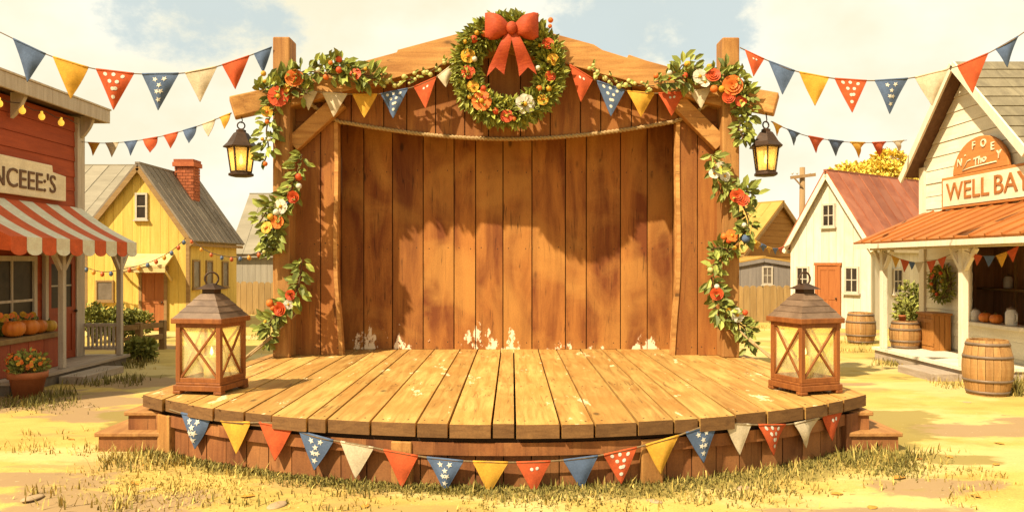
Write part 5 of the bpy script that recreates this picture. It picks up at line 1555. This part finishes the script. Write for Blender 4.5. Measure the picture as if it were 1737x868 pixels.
# the sign: an arched board over a long board
sg = MB()
pl = [(16.1, 3.2), (16.1, 3.86), (13.2, 3.86), (13.2, 3.2)]
sg.prism([V3((EW - .06, a, b)) for a, b in pl], (-.07, 0, 0))
ca, ra_ = 14.82, .88
sg.prism([V3((EW - .058, ca + ra_ * math.cos(q), 3.862 + .68 * math.sin(q))) for q in [math.pi * k / 20 for k in range(21)]], (-.066, 0, 0))
sgo = sg.build('sign', M['signorange'], st, bevel=.015)
sg = MB(); sg.prism([V3((EW - .131, a, b)) for a, b in [(16.02, 3.26), (16.02, 3.80), (13.25, 3.80), (13.25, 3.26)]], (-.012, 0, 0)); sg.build('sign_panel', M['signcream'], sgo)
Rt = V3((0, -1, 0))
lettering('WELL', .50, (EW - .148, 15.17, 3.53), Rt, Zx, Nw, sgo, M['letterorange'], 1.13, offset=.003)
lettering('BAY.', .50, (EW - .148, 13.76, 3.53), Rt, Zx, Nw, sgo, M['letterorange'], 1.13, offset=.003)
for i, ch in enumerate('N.FOEY'):
    q = R(156 - i * 26.4)
    lettering(ch, .21, (EW - .128, ca - .68 * math.cos(q), 3.90 + .49 * math.sin(q)), Rt, Zx, Nw, sgo, M['signcream'], 1.05, offset=.003)
lettering('Tho', .20, (EW - .128, ca - .05, 4.07), Rt, Zx, Nw, sgo, M['signcream'], 1.2, .12, offset=.006)
mb = MB(); mb.tube([V3((EW - .13, ca + .52, 3.93)), V3((EW - .13, ca + .25, 3.96)), V3((EW - .13, ca - .55, 3.98))], .014, 6); mb.tube([V3((EW - .13, ca + .52, 3.93)), V3((EW - .13, ca + .36, 4.1)), V3((EW - .13, ca + .26, 4.12))], .012, 6); mb.build('flourish', M['signcream'], sgo)
# small wreath and crate
flw = [(math.cos(q) * .22 + rnd.uniform(-.03, .03), math.sin(q) * .24 + rnd.uniform(-.03, .03), k, .8) for q, k in zip([.3, 1.0, 1.8, 2.5, 3.3, 4.0, 4.8, 5.6], 'cbyrcybw')]
wreath('wreath', 'small wreath with orange berries on the store porch wall', V3((EW - .10, 16.12, 1.66)), (0, -1, 0), (-1, 0, 0), .28, .12, 800, (.06, .11), flw)
cr = thing('wooden_crate', 'orange-brown wooden crate standing against the store porch wall', 'crate', (EW - .28, 16.15, QH + .004))
mb = MB()
boards(mb, [(15.85, QH + .006), (16.45, QH + .006), (16.45, 1.0), (15.85, 1.0)], (EW - .42, 0, 0), Ax, Zx, Nw, 0, .15, .01, .02, .002, seed=3)
boards(mb, [(EW - .42, QH + .006), (EW - .07, QH + .006), (EW - .07, 1.0), (EW - .42, 1.0)], (0, 15.87, 0), (1, 0, 0), Zx, (0, -1, 0), 0, .12, .01, .02, .002, seed=4)
mb.bx(EW - .42, EW - .07, 15.872, 16.45, QH + .006, .995)
mb.build('body', M['crate'], cr)
mb = MB(); mb.bx(EW - .455, EW - .441, 15.84, 16.46, QH + .1, QH + .18); mb.bx(EW - .455, EW - .441, 15.84, 16.46, .84, .92); mb.build('batten', M['crate'], cr)
mb = MB(); mb.bx(EW - .47, EW - .05, 15.82, 16.48, 1.002, 1.05); mb.build('lid', M['crate'], cr, bevel=.008)
# counter goods
def jar(label, loc, r, h_, handle=False):
    root = thing('jar', label, 'jar', loc, 0, 'jars of the store')
    mb = MB(); mb.lathe((0, 0, 0), [(r * .9, 0), (r, h_ * .08), (r, h_ * .68), (r * .7, h_ * .82), (r * .72, h_ * .86)], 18); mb.build('body', M['jar'], root, local=True)
    mb = MB(); mb.lathe((0, 0, h_ * .862), [(r * .78, 0), (r * .78, h_ * .07), (r * .2, h_ * .1), (r * .2, h_ * .16)], 14); mb.build('lid', M['hoop'], root, local=True)
    if handle:
        mb = MB(); mb.tube([V3((0, -r * .9, h_ * .2)), V3((0, -r * 1.6, h_ * .3)), V3((0, -r * 1.6, h_ * .6)), V3((0, -r * .9, h_ * .68))], .012, 6); mb.build('handle', M['jar'], root, local=True)
    return root
jar('grey jar on the counter sill at its far end', (EW - .06, 15.02, oz0), .085, .26)
jar('grey jug with a handle on the counter sill beside the pumpkins', (EW - .06, 13.95, oz0), .10, .34, True)
jar('grey jar up on the dark store shelf', (EW + 1.05, 15.75, 1.572), .09, .28)
pumpkin('small pumpkin on the store counter sill beside the far jar', (EW - .08, 14.68, oz0), .12, 'pumpkin', 'pumpkins on the store counter')
pumpkin('small pumpkin on the store counter sill beside the grey jug', (EW - .08, 14.35, oz0), .115, 'pumpkin', 'pumpkins on the store counter')
bk = thing('basket', 'yellow basket on the dark store shelf', 'basket', (EW + 1.05, 15.05, 1.572))
mb = MB(); mb.lathe((0, 0, 0), [(.09, 0), (.12, .14), (.13, .15), (.11, .15), (.09, .1)], 16); mb.build('bowl', M['basket'], bk, local=True)
mb = MB(); mb.tube([V3((0, .12 * math.cos(q), .15 + .13 * math.sin(q))) for q in [math.pi * k / 10 for k in range(11)]], .01, 6); mb.build('handle', M['basket'], bk, local=True)
# barrels
BG = 'wooden barrels'
barrel('large open oak barrel standing in front of the cream store', (X(1675, 12.25), 12.25, 0), .36, .87, BG, True)
bl2 = (8.42, 16.42, QH + .004)
barrel('oak barrel on the store porch with a small pot on top', bl2, .31, .58, BG, False, .4)
pot('small terracotta pot on top of the porch barrel', (bl2[0] - .08, bl2[1] - .05, bl2[2] + .55), .085, .16, None, 'herb')
barrel('oak barrel standing by the white house door', (X(1460, 20.0), 20.0, 0), .37, .80, BG, False, .2)
bush('bush', 'green bush growing behind the store porch barrel', 'bush', (X(1554, 18.6), 18.6, 0), (.62, .4, 1.35), 1900, (.08, .14), 'bush', None, 21)
bunting('small flags hung under the store porch roof at its far end', ctrl([(1500, 427, 16.3), (1520, 437, 15.8), (1550, 445, 15.2), (1580, 443, 14.6), (1600, 437, 14.2), (1626, 425, 13.7)]),
        [(1519, 13, 18, 'yellow', ''), (1535, 15, 20, 'red', ''), (1547, 11, 13, 'blue', ''), (1559, 14, 18, 'cream', ''), (1580, 15, 20, 'red', ''), (1598, 14, 18, 'red', '')], 'flags under the store porch roof', r=.006, billow=.015)
bunting('small flags hung under the store porch roof over the open counter', ctrl([(1636, 425, 13.4), (1660, 433, 13.1), (1690, 434, 12.7), (1715, 424, 12.4), (1745, 408, 12.0)]),
        [(1658, 16, 18, 'red', ''), (1678, 18, 18, 'blue', ''), (1700, 20, 22, 'yellow', ''), (1718, 20, 22, 'red', '')], 'flags under the store porch roof', r=.006, billow=.015)

# ------------------------------------------------------------------ white house, ochre house, pole, tree
th_ = R(-55)
cr_, cl_ = V3((11.06, 23.7, 0)), None
Wd_ = 2.73
ctr = cr_ - V3((math.cos(th_), math.sin(th_), 0)) * Wd_ / 2
wh = house('white_house', 'small white board house with red metal roof and orange door', tuple(ctr), th_, -Wd_ / 2, Wd_ / 2, 0, 5.6, 2.82, 4.95, 'whiteboardsv', 'redroof', 'creamtrim', .22, True, .26, .6)
def local_window(root, x, z, w_, h_, side=False, y=0, **kw):
    base = wloc(root)
    if side: return window(root, base + V3((Wd_ / 2 + .025, y, z)), (0, 1, 0), (1, 0, 0), w_, h_, **kw)
    return window(root, base + V3((x, -.025, z)), (1, 0, 0), (0, -1, 0), w_, h_, **kw)
local_window(wh, 0, 3.62, .40, .70, nx=2, ny=2, fr=.06)
local_window(wh, .80, 1.55, .42, .78, nx=2, ny=2, fr=.06)
local_window(wh, -.95, 1.55, .42, .78, nx=2, ny=2, fr=.06)
local_window(wh, 0, 1.5, .5, .75, True, 1.55, nx=2, ny=2, fr=.06)
door(wh, wloc(wh) + V3((-.02, -.025, .05)), (1, 0, 0), (0, -1, 0), .72, 1.95, M['orangedoor'], False, 'orangedoor', .05)
mb = MB(); mb.bx(wloc(wh).x - .6, wloc(wh).x + .3, wloc(wh).y - .5, wloc(wh).y - .03, -.02, .10); mb.build('step', M['stone'], wh)

oh = house('ochre_house', 'ochre house with pale roof seen between the stage and the white house', (X(1322, 34), 34, 0), R(35), -2.4, 2.4, 0, 6, 2.6, H(346, 34), 'orangehouse', 'ochreroof', 'railwood', .22, False, .3, .6)
sh = house('grey_shed', 'low grey shed with one white window behind the plank fence', (X(1295, 30), 30, 0), 0, -1.5, 1.8, 0, 2.4, H(452, 30), H(440, 30), 'greywall', 'ochreroof', 'greywall', .1, True, .3, .6, 'shed')
window(sh, Wp(sh, X(1301, 30) - X(1295, 30), -.025, H(467, 30)), (1, 0, 0), (0, -1, 0), .36, .66, 2, 2, .06, 'winframe', 'glassgrey')
pl_ = thing('utility_pole', 'wooden utility pole with one crossarm behind the white house', 'utility pole', (X(1360, 36), 36, 0))
mb = MB(); mb.tube([V3((X(1360, 36), 36, -.1)), V3((X(1361, 36), 36, H(284, 36)))], [.16, .12], 10); mb.build('pole', M['pole'], pl_)
mb = MB(); mb.beam(V3((X(1339, 36), 35.84, H(302, 36))), V3((X(1381, 36), 35.84, H(297, 36))), .1, .14); mb.build('crossarm', M['pole'], pl_)
mb = MB(); mb.beam(V3((X(1345, 36), 35.80, H(303, 36))), V3((X(1359, 36), 35.84, H(318, 36))), .05, .06); mb.build('crossarm_brace', M['pole'], pl_)
for u in (1342, 1350, 1371, 1379):
    mb = MB(); mb.lathe((X(u, 36), 35.84, H(299, 36) + .06), [(.03, 0), (.05, .04), (.05, .1), (.02, .13)], 8); mb.build('insulator', M['jar'], pl_)
tree('autumn_tree', 'golden autumn tree rising behind the white house roof', (X(1490, 38), 38, 0), H(256, 38), (3.5, 1.9, 1.9), 22000, (.12, .24), 'autumn', 5)
tiny = ctrl([(1262, 398, 12.8), (1280, 410, 16), (1300, 419, 20), (1320, 422, 22), (1342, 414, 24.5)])
bunting('tiny flags strung from the right stage post to the white house', tiny, [(1284, 8, 10, 'yellow', ''), (1294, 8, 10, 'blue', ''), (1305, 8, 10, 'yellow', ''), (1315, 8, 10, 'blue', ''), (1325, 8, 9, 'red', ''), (1334, 7, 9, 'cream', '')], r=.01, billow=.01)

# ------------------------------------------------------------------ grass, leaves, pebbles
def blade(mb, p, h_, w_, r, lean=.5):
    q = r.uniform(0, 6.28); d = V3((math.cos(q), math.sin(q), 0)); a = V3((-d.y, d.x, 0)) * w_
    l = h_ * r.uniform(.1, lean)
    p = V3(p); p.z += gz(p.x, p.y)
    mb.add([p - a, p + a, p + d * l * .35 + V3((0, 0, h_ * .55)) + a * .7, p + d * l * .35 + V3((0, 0, h_ * .55)) - a * .7, p + d * l + V3((0, 0, h_))], [(0, 1, 2, 3), (3, 2, 4)])
def tuft(mb, p, n, h_, r, spread=.12):
    for i in range(n):
        blade(mb, V3(p) + V3((r.gauss(0, spread), r.gauss(0, spread * .6), -.01)), h_ * r.uniform(.4, 1.1), .006 + .004 * r.random(), r, .8)
r = random.Random(99)
dry, grn = MB(), MB()
for i in range(170):                      # along the foot of the apron
    x = r.uniform(-4.0, 4.0); y = arc(max(-4.0, min(4.0, x)), AI) - r.uniform(.03, .3)
    k = r.random()
    tuft(grn if (k < .8 if x > -2 else k < .5) else dry, (SX + x, y, 0), r.randint(5, 12), r.uniform(.04, .13), r)
for (u0, u1, v0, v1, n_, kg, hh) in ((170, 290, 770, 800, 26, .3, .16), (1440, 1560, 765, 800, 34, .8, .15), (60, 420, 800, 866, 22, .12, .12), (420, 900, 838, 868, 26, .4, .08), (900, 1300, 830, 868, 26, .4, .08), (1150, 1420, 800, 860, 22, .2, .12),
                                      (0, 130, 668, 690, 40, .9, .16), (120, 240, 640, 655, 30, .9, .13), (205, 262, 605, 628, 30, .9, .14), (1480, 1530, 608, 622, 22, .6, .10), (1590, 1640, 640, 660, 20, .6, .12), (1705, 1737, 650, 672, 26, .8, .2), (1380, 1490, 575, 600, 24, .4, .1),
                                      (300, 470, 560, 600, 24, .3, .1), (0, 170, 730, 770, 20, .05, .10), (1500, 1737, 760, 860, 20, .1, .09), (1240, 1330, 548, 560, 14, .5, .14), (400, 470, 520, 545, 16, .6, .18)):
    for i in range(n_):
        u, v = r.uniform(u0, u1), r.uniform(v0, v1); d = G(v)
        tuft(grn if r.random() < kg else dry, (X(u, d), d, 0), r.randint(6, 16), hh * r.uniform(.6, 1.2) * (1 if d < 12 else 1.3), r, .10)
def turf(mb, n, u0, u1, v0, v1, hh):
    for i in range(n):
        u, v = r.gauss((u0 + u1) / 2, (u1 - u0) / 4.5), r.gauss((v0 + v1) / 2, (v1 - v0) / 4.5)
        if v < 560: continue
        d = G(v); blade(mb, (X(u, d), d, 0), hh * r.uniform(.4, 1.1), .006, r, 1.2)
for i in range(7000):                     # short turf round the foot of the stage, wider on its right
    x = r.uniform(-4.1, 4.3); wd = .25 + .45 * max(0, min(1, (x + 1.5) / 3)) + .1 * math.sin(x * 3.1)
    y = arc(max(-4.05, min(4.05, x)), AI) - abs(r.gauss(0, 1)) * wd * .55
    blade(grn if r.random() < .9 else dry, (SX + x, y, 0), r.uniform(.015, .045), .007, r, 1.4)
turf(dry, 1100, 100, 500, 790, 868, .04)
turf(grn, 900, -30, 150, 670, 700, .05)
turf(grn, 700, 1440, 1600, 775, 815, .05)
o = dry.build('dry_grass', M['drygrass'], recalc=False); o['kind'] = 'stuff'; o['label'] = 'dry golden grass tufts over the straw ground'; o['category'] = 'grass'
o = grn.build('green_grass', M['greengrass'], recalc=False); o['kind'] = 'stuff'; o['label'] = 'olive green grass along the stage and porches'; o['category'] = 'grass'
lm = MB()
lm.leaf((-.07, 0, .006), (1, 0, 0), (0, 0, 1), .14, .085, .06)
lf0 = None
for (u, v, s) in ((1525, 811, 1.2), (1695, 752, .9), (1560, 778, .7), (1610, 775, .8), (1480, 858, 1), (1655, 845, .8), (320, 700, .7), (250, 788, 1), (230, 820, 1.1), (1420, 835, .9), (620, 858, .9), (1690, 790, .8), (120, 745, .7), (420, 842, 1)):
    d = G(v)
    if lf0 is None:
        lf0 = lm.build('fallen_leaf', M['leaflitter']); o = lf0
    else:
        o = lf0.copy(); C.objects.link(o)
    o.location = (X(u, d), d, gz(X(u, d), d) + .003); o.rotation_euler = (0, 0, r.uniform(0, 6)); o.scale = (s, s, s)
    tag(o, 'fallen orange leaf lying on the straw ground', 'leaf', 'fallen leaves on the ground')
pm = MB(); pm.ball((0, 0, .004), (.10, .06, .016), 12, 8)
pb0 = None
for (u, v, s) in ((470, 858, 1.2), (1260, 828, .9), (150, 690, .6), (88, 688, .8), (55, 852, 1.1), (1640, 682, .6), (250, 830, .9), (1110, 850, .8), (1390, 760, .01)):
    if s < .1: continue
    d = G(v)
    if pb0 is None:
        pb0 = pm.build('flat_stone', M['pebble']); o = pb0
    else:
        o = pb0.copy(); C.objects.link(o)
    o.location = (X(u, d), d, gz(X(u, d), d)); o.rotation_euler = (0, 0, r.uniform(0, 6)); o.scale = (s, s, s)
    tag(o, 'flat pale stone lying in the straw ground', 'stone', 'flat stones on the ground')
